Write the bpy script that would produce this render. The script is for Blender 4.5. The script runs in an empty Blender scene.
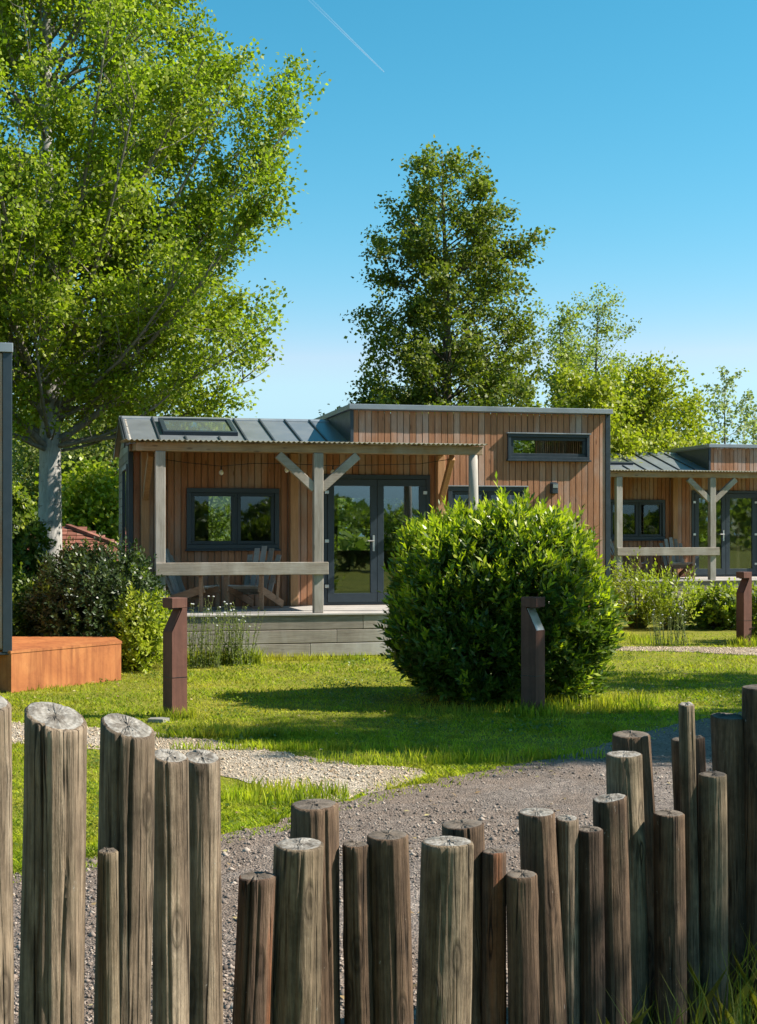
import bpy, bmesh, math, random
import numpy as np
from mathutils import Vector, Matrix

R = math.radians
F = 1422.0          # focal length in pixels of the photograph
EYE = 1.87
scn = bpy.context.scene
COL = scn.collection

# ------------------------------------------------------------------ helpers
def ground_pt(px, py):
    Y = F*EYE/(py-531.0)
    return ((px-378.5)/F*Y, Y)

def tag(o, label=None, cat=None, group=None, kind=None):
    if label: o['label'] = label
    if cat: o['category'] = cat
    if group: o['group'] = group
    if kind: o['kind'] = kind
    return o

def empty(name, loc=(0,0,0), rz=0.0):
    o = bpy.data.objects.new(name, None); COL.objects.link(o)
    o.location = loc; o.rotation_euler = (0,0,rz); o.empty_display_size = .2
    return o

def copy_tree(o, parent=None):
    c = o.copy(); COL.objects.link(c)
    if parent is not None: c.parent = parent
    for ch in list(o.children): copy_tree(ch, c)
    return c

class MB:
    """collects shapes; build() links them as ONE mesh object"""
    def __init__(s): s.v=[]; s.f=[]; s.m=[]; s.mi=0
    def add(s, vs, fs):
        b=len(s.v); s.v.extend([tuple(p) for p in vs])
        for f in fs: s.f.append(tuple(b+i for i in f)); s.m.append(s.mi)
        return s
    def box(s, x0,x1,y0,y1,z0,z1, M=None, bev=0.0):
        if bev>0:
            b=bev; pts=[]
            # chamfered box: 24 verts
            bm=bmesh.new(); bmesh.ops.create_cube(bm,size=1)
            for v in bm.verts:
                v.co=Vector(((x0+x1)/2+v.co.x*(x1-x0),(y0+y1)/2+v.co.y*(y1-y0),(z0+z1)/2+v.co.z*(z1-z0)))
            bmesh.ops.bevel(bm,geom=bm.edges[:],offset=b,segments=1,affect='EDGES')
            bm.verts.index_update()
            vs=[v.co.copy() for v in bm.verts]; fs=[[v.index for v in f.verts] for f in bm.faces]; bm.free()
        else:
            vs=[Vector(p) for p in ((x0,y0,z0),(x1,y0,z0),(x1,y1,z0),(x0,y1,z0),(x0,y0,z1),(x1,y0,z1),(x1,y1,z1),(x0,y1,z1))]
            fs=[(0,3,2,1),(4,5,6,7),(0,1,5,4),(1,2,6,5),(2,3,7,6),(3,0,4,7)]
        if M is not None: vs=[M@p for p in vs]
        return s.add(vs,fs)
    def prism(s, poly, axis, a, b, M=None):
        """poly: list of 2-D points; extruded along axis 'x','y' or 'z' from a to b"""
        n=len(poly)
        def P(p,t):
            return Vector((t,p[0],p[1])) if axis=='x' else (Vector((p[0],t,p[1])) if axis=='y' else Vector((p[0],p[1],t)))
        vs=[P(p,a) for p in poly]+[P(p,b) for p in poly]
        fs=[tuple(range(n))[::-1], tuple(range(n,2*n))]+[(i,(i+1)%n,n+(i+1)%n,n+i) for i in range(n)]
        if M is not None: vs=[M@p for p in vs]
        return s.add(vs,fs)
    def bar(s, p, q, w, h, up=(0,0,1), bev=0.0):
        p=Vector(p); q=Vector(q); d=(q-p); L=d.length; d.normalize()
        up=Vector(up)
        sd=d.cross(up)
        if sd.length<1e-4: sd=d.cross(Vector((0,1,0)))
        sd.normalize(); u2=sd.cross(d)
        M=Matrix(((d.x,sd.x,u2.x,p.x),(d.y,sd.y,u2.y,p.y),(d.z,sd.z,u2.z,p.z),(0,0,0,1)))
        return s.box(0,L,-w/2,w/2,-h/2,h/2,M,bev)
    def tube(s, pts, rad, n=8, cap=True):
        pts=[Vector(p) for p in pts]; k=len(pts)
        if not hasattr(rad,'__len__'): rad=[rad]*k
        vs=[]; ref=Vector((0,0,1))
        for i,p in enumerate(pts):
            d=(pts[min(i+1,k-1)]-pts[max(i-1,0)]).normalized()
            if abs(d.dot(ref))>.95: ref=Vector((1,0,0))
            a=d.cross(ref).normalized(); b=d.cross(a)
            for j in range(n):
                t=2*math.pi*j/n
                vs.append(p+(a*math.cos(t)+b*math.sin(t))*rad[i])
        fs=[]
        for i in range(k-1):
            for j in range(n):
                fs.append((i*n+j,i*n+(j+1)%n,(i+1)*n+(j+1)%n,(i+1)*n+j))
        if cap: fs+= [tuple(range(n))[::-1], tuple((k-1)*n+j for j in range(n))]
        return s.add(vs,fs)
    def build(s, name, mats, parent=None, smooth=False):
        me=bpy.data.meshes.new(name)
        me.from_pydata(s.v,[],s.f); 
        if not isinstance(mats,(list,tuple)): mats=[mats]
        for m in mats: me.materials.append(m)
        if len(mats)>1: me.polygons.foreach_set('material_index',s.m)
        if smooth: me.polygons.foreach_set('use_smooth',[True]*len(me.polygons))
        bm=bmesh.new(); bm.from_mesh(me); bmesh.ops.recalc_face_normals(bm,faces=bm.faces[:]); bm.to_mesh(me); bm.free()
        me.update()
        o=bpy.data.objects.new(name,me); COL.objects.link(o)
        if parent is not None: o.parent=parent
        return o

def np_mesh(name, V, Fq, mats, parent=None, midx=None, smooth=False):
    """V (n,3), Fq (m,k) faces with k corners"""
    V=np.asarray(V,np.float32); Fq=np.asarray(Fq,np.int32)
    me=bpy.data.meshes.new(name); k=Fq.shape[1]; m=len(Fq)
    me.vertices.add(len(V)); me.vertices.foreach_set('co',V.ravel())
    me.loops.add(m*k); me.loops.foreach_set('vertex_index',Fq.ravel())
    me.polygons.add(m); me.polygons.foreach_set('loop_start',np.arange(0,m*k,k,dtype=np.int32))
    try: me.polygons.foreach_set('loop_total',np.full(m,k,np.int32))
    except Exception: pass
    if not isinstance(mats,(list,tuple)): mats=[mats]
    for x in mats: me.materials.append(x)
    if midx is not None: me.polygons.foreach_set('material_index',np.asarray(midx,np.int32))
    if smooth: me.polygons.foreach_set('use_smooth',np.ones(m,bool))
    me.update(calc_edges=True); me.validate()
    o=bpy.data.objects.new(name,me); COL.objects.link(o)
    if parent is not None: o.parent=parent
    return o

def nrm(a): return a/np.maximum(np.linalg.norm(a,axis=1,keepdims=True),1e-9)

def leaf_geo(pos, d, n, L, W, fold=.18):
    """one folded four-point leaf per position"""
    N=len(pos); d=nrm(d); sd=nrm(np.cross(d,n)); n=np.cross(sd,d)
    L=np.broadcast_to(np.asarray(L,float).reshape(-1,1),(N,1)); W=np.broadcast_to(np.asarray(W,float).reshape(-1,1),(N,1))
    V=np.empty((N,4,3)); mid=pos+d*L*.45
    V[:,0]=pos; V[:,1]=mid+sd*W*.5+n*W*fold; V[:,2]=pos+d*L; V[:,3]=mid-sd*W*.5+n*W*fold
    return V.reshape(-1,3), np.arange(N*4).reshape(N,4)

# ------------------------------------------------------------------ materials
class NT:
    def __init__(s,name):
        s.mat=bpy.data.materials.new(name); s.mat.use_nodes=True; s.t=s.mat.node_tree; s.t.nodes.clear()
        s.out=s.n('OutputMaterial')
    def n(s,typ,**kw):
        nd=s.t.nodes.new('ShaderNode'+typ)
        for k,v in kw.items():
            if k in nd.inputs.keys(): nd.inputs[k].default_value=v
            else: setattr(nd,k,v)
        return nd
    def l(s,a,b): s.t.links.new(a,b)
    def coords(s,scale=(1,1,1),kind='Object',rot=(0,0,0)):
        tc=s.n('TexCoord'); mp=s.n('Mapping'); mp.inputs['Scale'].default_value=scale; mp.inputs['Rotation'].default_value=rot
        s.l(tc.outputs[kind],mp.inputs['Vector']); return mp.outputs['Vector']
    def noise(s,vec,scale,detail=5,rough=.6,dist=0.0):
        nd=s.n('TexNoise'); nd.inputs['Scale'].default_value=scale; nd.inputs['Detail'].default_value=detail
        nd.inputs['Roughness'].default_value=rough; nd.inputs['Distortion'].default_value=dist
        if vec is not None: s.l(vec,nd.inputs['Vector'])
        return nd.outputs['Fac']
    def ramp(s,fac,stops):
        r=s.n('ValToRGB'); e=r.color_ramp.elements
        while len(e)<len(stops): e.new(.5)
        for i,(p,c) in enumerate(stops):
            e[i].position=p; e[i].color=(c,c,c,1) if not hasattr(c,'__len__') else (*c,1)
        s.l(fac,r.inputs['Fac']); return r.outputs['Color']
    def mix(s,fac,a,b,mode='MIX'):
        m=s.n('Mix'); m.data_type='RGBA'; m.blend_type=mode
        for x,i in ((fac,0),(a,6),(b,7)):
            if hasattr(x,'default_value') or hasattr(x,'is_linked'): s.l(x,m.inputs[i])
            elif hasattr(x,'__len__'): m.inputs[i].default_value=(*x,1)
            else: m.inputs[i].default_value=x
        return m.outputs[2]
    def math(s,op,a,b=None):
        m=s.n('Math'); m.operation=op
        for x,i in ((a,0),(b,1)):
            if x is None: continue
            if hasattr(x,'is_linked'): s.l(x,m.inputs[i])
            else: m.inputs[i].default_value=x
        return m.outputs[0]
    def bump(s,h,strength=.3,dist=.01,normal=None):
        b=s.n('Bump'); b.inputs['Strength'].default_value=strength; b.inputs['Distance'].default_value=dist
        s.l(h,b.inputs['Height'])
        if normal is not None: s.l(normal,b.inputs['Normal'])
        return b.outputs['Normal']
    def pbr(s,color,rough=.7,metal=0.0,normal=None,spec=.5,**kw):
        p=s.n('BsdfPrincipled')
        for x,i in ((color,'Base Color'),(rough,'Roughness'),(metal,'Metallic'),(normal,'Normal')):
            if x is None: continue
            if hasattr(x,'is_linked'): s.l(x,p.inputs[i])
            elif hasattr(x,'__len__'): p.inputs[i].default_value=(*x,1)
            else: p.inputs[i].default_value=x
        p.inputs['Specular IOR Level'].default_value=spec
        return p.outputs['BSDF']
    def done(s,shader): s.l(shader,s.out.inputs['Surface']); return s.mat

def mul(c,k): return tuple(x*k for x in c)

def m_wood(name, base, dark, grey=None, axis='z', rough=.75, island=.35, greyamt=.0, gscale=1.0):
    """boards: grain along axis, board to board variation, some weathered grey"""
    t=NT(name)
    sc={'z':(14,14,.9),'x':(.9,14,14),'y':(14,.9,14)}[axis]
    v=t.coords(sc); g=t.noise(v,3.0*gscale,6,.65,.4)
    geo=t.n('NewGeometry'); isl=geo.outputs['Random Per Island']
    # shift the grain per board
    col=t.mix(t.ramp(g,[(.3,0.0),(.7,1.0)]),dark,base)
    v1=t.ramp(isl,[(0,1-island),(1,1+island*.6)])
    col=t.mix(1.0,col,v1,'MULTIPLY')
    if grey is not None:
        v2=t.coords((1.5,1.5,.7)); w=t.noise(v2,1.3,4,.6)
        ww=t.math('ADD',t.math('MULTIPLY',isl,.35),w)
        col=t.mix(t.ramp(ww,[(.72-greyamt,0.0),(1.0-greyamt,.8)]),col,grey)
    fine=t.noise(t.coords(tuple(x*5 for x in sc)),3,3,.7)
    kv=t.n('TexVoronoi'); kv.inputs['Scale'].default_value=1.0
    ks={'z':(7,7,2.2),'x':(2.2,7,7),'y':(7,2.2,7)}[axis]; t.l(t.coords(ks),kv.inputs['Vector'])
    col=t.mix(t.ramp(kv.outputs['Distance'],[(.07,.7),(.13,0.0)]),col,mul(dark,.4))
    st=t.noise(t.coords((1.1,1.1,.35)),2.0,5,.65); col=t.mix(1.0,col,t.ramp(st,[(.3,.80),(.7,1.14)]),'MULTIPLY')
    col=t.mix(t.ramp(fine,[(.3,.18),(.6,0.0)]),col,mul(dark,.45))
    return t.done(t.pbr(col,rough,0,t.bump(t.math('ADD',g,fine),.25,.006),.3))

def m_plain(name, c, rough=.5, metal=0.0, var=.15, scale=6, bump=.05, spec=.5):
    t=NT(name); v=t.coords(); n=t.noise(v,scale,6,.65)
    col=t.mix(t.ramp(n,[(.3,0.0),(.7,1.0)]),mul(c,1-var),mul(c,1+var))
    rg=t.ramp(n,[(.3,max(0,rough-.06)),(.7,min(1,rough+.08))])
    nb=t.noise(v,scale*9,3,.6)
    return t.done(t.pbr(col,rg,metal,t.bump(nb,bump,.003),spec))

def m_leaf(name, c1, c2, c3, trans=.35, rough=.5, scale=.6, spec=.35):
    t=NT(name); geo=t.n('NewGeometry'); isl=geo.outputs['Random Per Island']
    v=t.coords(); n=t.noise(v,scale,3,.6)
    col=t.ramp(isl,[(0,c1),(.5,c2),(1,c3)])
    col=t.mix(1.0,col,t.ramp(n,[(.3,.72),(.7,1.2)]),'MULTIPLY')
    p=t.pbr(col,rough,0,None,spec)
    tr=t.n('BsdfTranslucent'); t.l(t.mix(1.0,col,(1.25,1.45,.5),'MULTIPLY'),tr.inputs['Color'])
    m=t.n('MixShader'); m.inputs[0].default_value=trans
    t.l(p,m.inputs[1]); t.l(tr.outputs[0],m.inputs[2])
    return t.done(m.outputs[0])

def m_bark(name, a, b, marks=None, sc=(6,6,1.5)):
    t=NT(name); v=t.coords(sc); g=t.noise(v,2.5,8,.7,.6)
    col=t.mix(t.ramp(g,[(.35,0.0),(.65,1.0)]),a,b)
    if marks is not None:
        w=t.noise(t.coords((2.2,2.2,7)),1.1,5,.7)
        col=t.mix(t.ramp(w,[(.58,0.0),(.66,1.0)]),col,marks)
    return t.done(t.pbr(col,.9,0,t.bump(g,.6,.02),.2))

M={}
M['plank']=m_wood('thermowood_cladding',(.46,.226,.118),(.29,.124,.06),(.43,.35,.30),'z',.7,.12,.05)
M['lining']=m_plain('interior_lining',(.30,.22,.15),.8)
M['timber_z']=m_wood('weathered_timber_upright',(.40,.365,.315),(.24,.21,.175),(.48,.46,.43),'z',.8,.12,.06)
M['timber_x']=m_wood('weathered_timber_beam',(.39,.345,.29),(.23,.19,.15),(.48,.45,.41),'x',.8,.24,.06)
M['timber_warm']=m_wood('new_larch_timber',(.52,.30,.155),(.36,.19,.09),None,'z',.75,.15)
M['beam_warm']=m_wood('larch_beam',(.44,.29,.17),(.27,.165,.09),(.42,.38,.33),'x',.75,.15,.02)
M['deckb']=m_wood('deck_board_grey',(.48,.45,.42),(.34,.31,.28),None,'x',.8,.15)
M['chair']=m_wood('chair_slats',(.36,.335,.31),(.23,.205,.18),(.44,.44,.44),'z',.8,.25,.1)
M['chair_b']=m_wood('chair_frame_wood',(.44,.27,.17),(.27,.155,.095),None,'x',.8,.2)
M['anth']=m_plain('anthracite_frame',(.022,.034,.045),.4,0,.12,8,.03)
M['anth_dk']=m_plain('anthracite_sash',(.016,.026,.035),.42,0,.12,8,.03)
M['roof']=m_plain('standing_seam_metal',(.17,.185,.195),.42,.25,.14,2.2,.06)
M['seam']=m_plain('roof_seam',(.05,.058,.066),.45,.2,.1,4,.03)
M['coping']=m_plain('zinc_coping',(.25,.275,.30),.4,.35,.12,3,.04)
M['steel']=m_plain('brushed_steel',(.55,.55,.54),.35,.9,.08,20,.03)
M['white']=m_plain('white_paint',(.72,.72,.70),.5,0,.06,9,.03)
M['black']=m_plain('black_plastic',(.012,.012,.013),.4)
M['soil']=m_plain('dark_skirt',(.03,.027,.022),.9,0,.3,5,.2)
M['curtain']=m_plain('linen_curtain',(.62,.58,.50),.9,0,.1,5,.1)
M['bulb']=m_plain('opal_bulb',(.75,.73,.68),.25,0,.03,9,.02)
M['stone_slab']=m_plain('stone_slab',(.20,.19,.165),.85,0,.25,9,.3)
def m_glass(name='window_glass',k=1.9,c=.07):
    t=NT(name); gl=t.n('BsdfGlossy'); gl.inputs['Roughness'].default_value=.015; gl.inputs['Color'].default_value=(.86,.93,1,1)
    n=t.noise(t.coords(),1.2,2,.5); t.l(t.bump(n,.05,.02),gl.inputs['Normal'])
    tr=t.n('BsdfTransparent'); tr.inputs['Color'].default_value=(.62,.70,.68,1)
    fr=t.n('Fresnel'); fr.inputs['IOR'].default_value=1.5
    fac=t.math('MINIMUM',t.math('ADD',t.math('MULTIPLY',fr.outputs[0],k),c),1.0)
    m=t.n('MixShader'); t.l(fac,m.inputs[0]); t.l(tr.outputs[0],m.inputs[1]); t.l(gl.outputs[0],m.inputs[2])
    return t.done(m.outputs[0])
M['glass']=m_glass('door_glass'); M['glass_win']=m_glass('window_glass',1.0,.02)
def m_skyglass():
    t=NT('skylight_glass'); n=t.noise(t.coords(),2,2,.5)
    return t.done(t.pbr((.10,.12,.11),.06,0,t.bump(n,.05,.02),1.0))
M['skyglass']=m_skyglass()
def m_sheet():
    t=NT('corrugated_sheet'); n=t.noise(t.coords(),5,5,.6)
    col=t.ramp(n,[(.3,(.26,.24,.17)),(.7,(.36,.335,.25))])
    p=t.pbr(col,.5,0,None,.4); tr=t.n('BsdfTranslucent'); t.l(t.mix(1.0,col,(.85,.62,.38),'MULTIPLY'),tr.inputs['Color'])
    m=t.n('MixShader'); m.inputs[0].default_value=.16; t.l(p,m.inputs[1]); t.l(tr.outputs[0],m.inputs[2])
    return t.done(m.outputs[0])
M['sheet']=m_sheet()
def m_corten(name, a, b, c, sc=2.5):
    t=NT(name); v=t.coords(); n=t.noise(v,sc,8,.7,.6); k=t.noise(v,sc*10,5,.7)
    col=t.ramp(n,[(.3,a),(.5,b),(.72,c)])
    st=t.noise(t.coords((9,9,.6)),1.6,5,.65)
    col=t.mix(t.ramp(st,[(.45,0.0),(.7,.75)]),col,mul(a,.75))
    col=t.mix(t.ramp(k,[(.55,0.0),(.8,.4)]),col,mul(a,.6))
    return t.done(t.pbr(col,.72,.1,t.bump(k,.2,.004),.35))
M['corten']=m_corten('orange_corten_steel',(.25,.078,.026),(.37,.132,.042),(.45,.185,.062))
M['corten_dk']=m_corten('brown_corten_steel',(.095,.040,.027),(.13,.054,.037),(.165,.074,.05),5)
M['tile']=m_wood('clay_roof_tile',(.30,.115,.075),(.20,.075,.05),(.34,.22,.17),'x',.8,.4,.05)

def m_post(name, base, dark, light, red=None):
    t=NT(name); oi=t.n('ObjectInfo'); tc=t.n('TexCoord')
    sc=t.math('MULTIPLY',oi.outputs['Random'],60.0); cb=t.n('CombineXYZ'); t.l(sc,cb.inputs[0]); t.l(sc,cb.inputs[2])
    def vec(scale):
        mp=t.n('Mapping'); mp.inputs['Scale'].default_value=scale; t.l(tc.outputs['Object'],mp.inputs['Vector'])
        ad=t.n('VectorMath'); ad.operation='ADD'; t.l(mp.outputs[0],ad.inputs[0]); t.l(cb.outputs[0],ad.inputs[1]); return ad.outputs[0]
    g=t.noise(vec((26,26,1.1)),1.6,8,.7,.7)              # grain
    col=t.ramp(g,[(.28,dark),(.5,base),(.72,light)])
    wide=t.noise(vec((11,11,.35)),1.0,4,.55,.5)           # long stains down one side
    col=t.mix(t.ramp(wide,[(.36,.75),(.52,0.0)]),col,mul(dark,.9))
    pale=t.noise(vec((9,9,.8)),1.3,5,.65,.4); col=t.mix(t.ramp(pale,[(.56,0.0),(.74,.7)]),col,mul(light,1.3))
    if red is not None:
        rm=t.noise(vec((8,8,.5)),1.2,4,.6); col=t.mix(t.ramp(rm,[(.48,0.0),(.58,.85)]),col,red)
    blot=t.noise(vec((4,4,3)),1.6,6,.7); col=t.mix(1.0,col,t.ramp(blot,[(.3,.42),(.65,1.25)]),'MULTIPLY')
    fine=t.noise(vec((90,90,3.0)),1.5,5,.75); col=t.mix(t.ramp(fine,[(.36,.65),(.48,0.0)]),col,mul(dark,.4))
    cr=t.noise(vec((13,13,.28)),1.0,2,.5,.25); crk=t.ramp(cr,[(.488,0.0),(.498,1.0),(.502,1.0),(.512,0.0)])
    brk=t.noise(vec((3,3,2.2)),1.2,3,.6); crk=t.math('MULTIPLY',crk,t.ramp(brk,[(.45,0.0),(.55,1.0)]))
    col=t.mix(t.math('MULTIPLY',crk,.9),col,mul(dark,.12))
    vor=t.n('TexVoronoi'); vor.inputs['Scale'].default_value=1.0; t.l(vec((8.5,8.5,2.7)),vor.inputs['Vector'])
    d=vor.outputs['Distance']; kn=t.ramp(d,[(.05,1.0),(.10,.35),(.14,.85),(.20,0.0)])
    col=t.mix(t.math('MULTIPLY',kn,.75),col,mul(dark,.4))
    # damp and dirt towards the foot of the wood, green film in patches
    al=t.noise(vec((5,5,1.5)),1.4,5,.65); col=t.mix(t.ramp(al,[(.60,0.0),(.76,.35)]),col,(.10,.095,.055))
    li=t.noise(vec((40,40,22)),1.0,4,.7); col=t.mix(t.ramp(li,[(.69,0.0),(.74,.6)]),col,(.36,.35,.32))
    h=t.math('SUBTRACT',t.math('ADD',g,t.math('MULTIPLY',fine,.6)),t.math('ADD',t.math('MULTIPLY',crk,.9),t.math('MULTIPLY',kn,.4)))
    return t.done(t.pbr(col,.85,0,t.bump(h,.8,.013),.25))
M['post_grey']=m_post('weathered_post_grey',(.235,.172,.118),(.085,.058,.038),(.36,.285,.205))
M['post_brown']=m_post('weathered_post_brown',(.148,.092,.057),(.048,.030,.019),(.25,.17,.11))
M['post_green']=m_post('weathered_post_olive',(.20,.147,.094),(.066,.046,.029),(.32,.25,.172))
M['post_red']=m_post('weathered_post_reddish',(.125,.075,.05),(.04,.025,.017),(.20,.135,.092),(.24,.095,.043))
def m_end():
    t=NT('post_end_grain'); tc=t.n('TexCoord'); n=t.noise(tc.outputs['Object'],30,6,.7)
    w=t.n('TexWave'); w.wave_type='RINGS'; w.rings_direction='Z'; w.inputs['Scale'].default_value=22; w.inputs['Distortion'].default_value=4; w.inputs['Detail'].default_value=3
    t.l(tc.outputs['Object'],w.inputs['Vector'])
    col=t.mix(w.outputs['Fac'],(.24,.22,.19),(.31,.29,.26)); col=t.mix(t.ramp(n,[(.38,.8),(.58,0.0)]),col,(.08,.066,.052))
    return t.done(t.pbr(col,.9,0,t.bump(n,.6,.006),.2))
M['end']=m_end(); M['end_dark']=m_plain('dark_post_end',(.11,.088,.068),.9,0,.45,24,.5)

def m_ground(name, cols, s1, s2, bump=.5, dist=.02):
    t=NT(name); v=t.coords(); a=t.noise(v,s1,6,.65); b=t.noise(v,s2,6,.75)
    col=t.ramp(a,[(.3,cols[0]),(.5,cols[1]),(.7,cols[2])])
    col=t.mix(t.ramp(b,[(.35,.65),(.6,0.0)]),col,mul(cols[0],.5))
    return t.done(t.pbr(col,.95,0,t.bump(b,bump,dist),.15))
M['turf']=m_ground('turf_soil',[(.12,.13,.016),(.19,.19,.022),(.26,.23,.035)],.8,30)
def m_gravel(name, cols, sc, patch, dirt=None):
    t=NT(name); v=t.coords(); vo=t.n('TexVoronoi'); vo.inputs['Scale'].default_value=sc; t.l(v,vo.inputs['Vector'])
    sp=t.n('SeparateColor'); t.l(vo.outputs['Color'],sp.inputs[0])
    col=t.ramp(sp.outputs[0],[(0,cols[0]),(.5,cols[1]),(1,cols[2])])
    n=t.noise(v,patch,6,.7); col=t.mix(1.0,col,t.ramp(n,[(.3,.72),(.7,1.2)]),'MULTIPLY')
    if dirt is not None:
        dn=t.noise(v,.75,6,.7,.8); col=t.mix(t.ramp(dn,[(.44,0.0),(.6,.8)]),col,dirt)
        d2=t.noise(v,9,5,.7); col=t.mix(1.0,col,t.ramp(d2,[(.3,.7),(.65,1.15)]),'MULTIPLY')
    b=t.noise(v,sc*.6,6,.8)
    col=t.mix(t.ramp(b,[(.36,.7),(.5,0.0)]),col,mul(cols[0],.35))
    h=t.math('SUBTRACT',b,vo.outputs['Distance'])
    return t.done(t.pbr(col,.92,0,t.bump(h,.9,.02),.2))
M['road']=m_gravel('road_gravel',[(.125,.10,.088),(.235,.19,.160),(.36,.295,.245)],70,1.1,(.225,.165,.125))
M['path']=m_gravel('path_gravel',[(.26,.215,.165),(.46,.385,.30),(.60,.50,.38)],55,1.5,(.38,.30,.21))
def m_pebble(name, a,b,c):
    t=NT(name); g=t.n('NewGeometry'); return t.done(t.pbr(t.ramp(g.outputs['Random Per Island'],[(0,a),(.5,b),(1,c)]),.85,0,None,.25))
M['peb_road']=m_pebble('road_pebbles',(.09,.07,.058),(.22,.17,.138),(.37,.305,.25))
M['peb_path']=m_pebble('path_pebbles',(.23,.165,.105),(.44,.33,.225),(.62,.50,.37))

def m_grass(name, c1,c2,c3,dry,trans=.35):
    t=NT(name); g=t.n('NewGeometry'); isl=g.outputs['Random Per Island']
    v=t.coords(); n=t.noise(v,.9,5,.65); n2=t.noise(v,3.5,4,.6)
    col=t.ramp(isl,[(0,c1),(.5,c2),(1,c3)])
    col=t.mix(t.ramp(n,[(.46,0.0),(.72,.75)]),col,dry); col=t.mix(1.0,col,t.ramp(n2,[(.3,.55),(.7,1.25)]),'MULTIPLY')
    p=t.pbr(col,.6,0,None,.25); tr=t.n('BsdfTranslucent'); t.l(t.mix(1.0,col,(1.3,1.4,.45),'MULTIPLY'),tr.inputs['Color'])
    m=t.n('MixShader'); m.inputs[0].default_value=trans; t.l(p,m.inputs[1]); t.l(tr.outputs[0],m.inputs[2])
    return t.done(m.outputs[0])
M['grass']=m_grass('lawn_grass',(.165,.245,.016),(.275,.345,.025),(.42,.435,.045),(.58,.48,.08),.5)
M['grass_long']=m_grass('long_grass',(.16,.21,.03),(.25,.28,.045),(.34,.33,.09),(.42,.35,.15))
M['lf_poplar']=m_leaf('poplar_leaves',(.135,.195,.014),(.235,.30,.02),(.36,.40,.045),.45,.5,.5,.3)
M['lf_alder']=m_leaf('alder_leaves',(.08,.115,.016),(.135,.17,.022),(.235,.255,.034),.38,.5,.5,.3)
M['lf_pale']=m_leaf('pale_feathery_leaves',(.17,.215,.06),(.24,.28,.075),(.33,.36,.11),.45,.5,.5)
M['lf_yellow']=m_leaf('yellow_green_leaves',(.20,.24,.02),(.29,.315,.026),(.39,.39,.05),.42,.5,.5)
M['lf_wood']=m_leaf('wood_leaves',(.13,.165,.04),(.20,.235,.055),(.28,.31,.085),.42,.6,.35)
M['lf_conifer']=m_leaf('conifer_needles',(.20,.24,.12),(.28,.31,.16),(.36,.38,.20),.45,.6,.4)
M['lf_laurel']=m_leaf('laurel_leaves',(.055,.10,.012),(.09,.14,.016),(.14,.185,.024),.36,.36,.9,.45)
M['lf_laurel_new']=m_leaf('laurel_young_leaves',(.26,.33,.016),(.36,.42,.022),(.47,.49,.035),.42,.42,.9,.35)
M['lf_dark']=m_leaf('dark_hedge_leaves',(.022,.042,.012),(.036,.062,.016),(.055,.085,.022),.2,.4,.8)
M['lf_lime']=m_leaf('lime_shrub_leaves',(.22,.27,.018),(.31,.36,.026),(.41,.43,.045),.42,.4,.9)
M['lf_climb']=m_leaf('climber_leaves',(.07,.11,.014),(.115,.165,.02),(.18,.225,.03),.38,.4,.8)
M['lf_weed']=m_leaf('weed_leaves',(.12,.16,.03),(.17,.21,.045),(.24,.27,.08),.35,.5,.9)
M['bk_poplar']=m_bark('poplar_bark',(.26,.25,.23),(.44,.42,.39),(.07,.06,.05))
M['bk_brown']=m_bark('brown_bark',(.075,.058,.045),(.14,.115,.09))
M['bk_limb']=m_bark('poplar_limb_bark',(.13,.115,.095),(.24,.22,.19))
M['stem']=m_plain('green_stems',(.09,.11,.03),.7)

# ------------------------------------------------------------------ vegetation builders
def interp(prof,z):
    zs=[p[0] for p in prof]; rs=[p[1] for p in prof]
    return float(np.interp(z,zs,rs))

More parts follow.
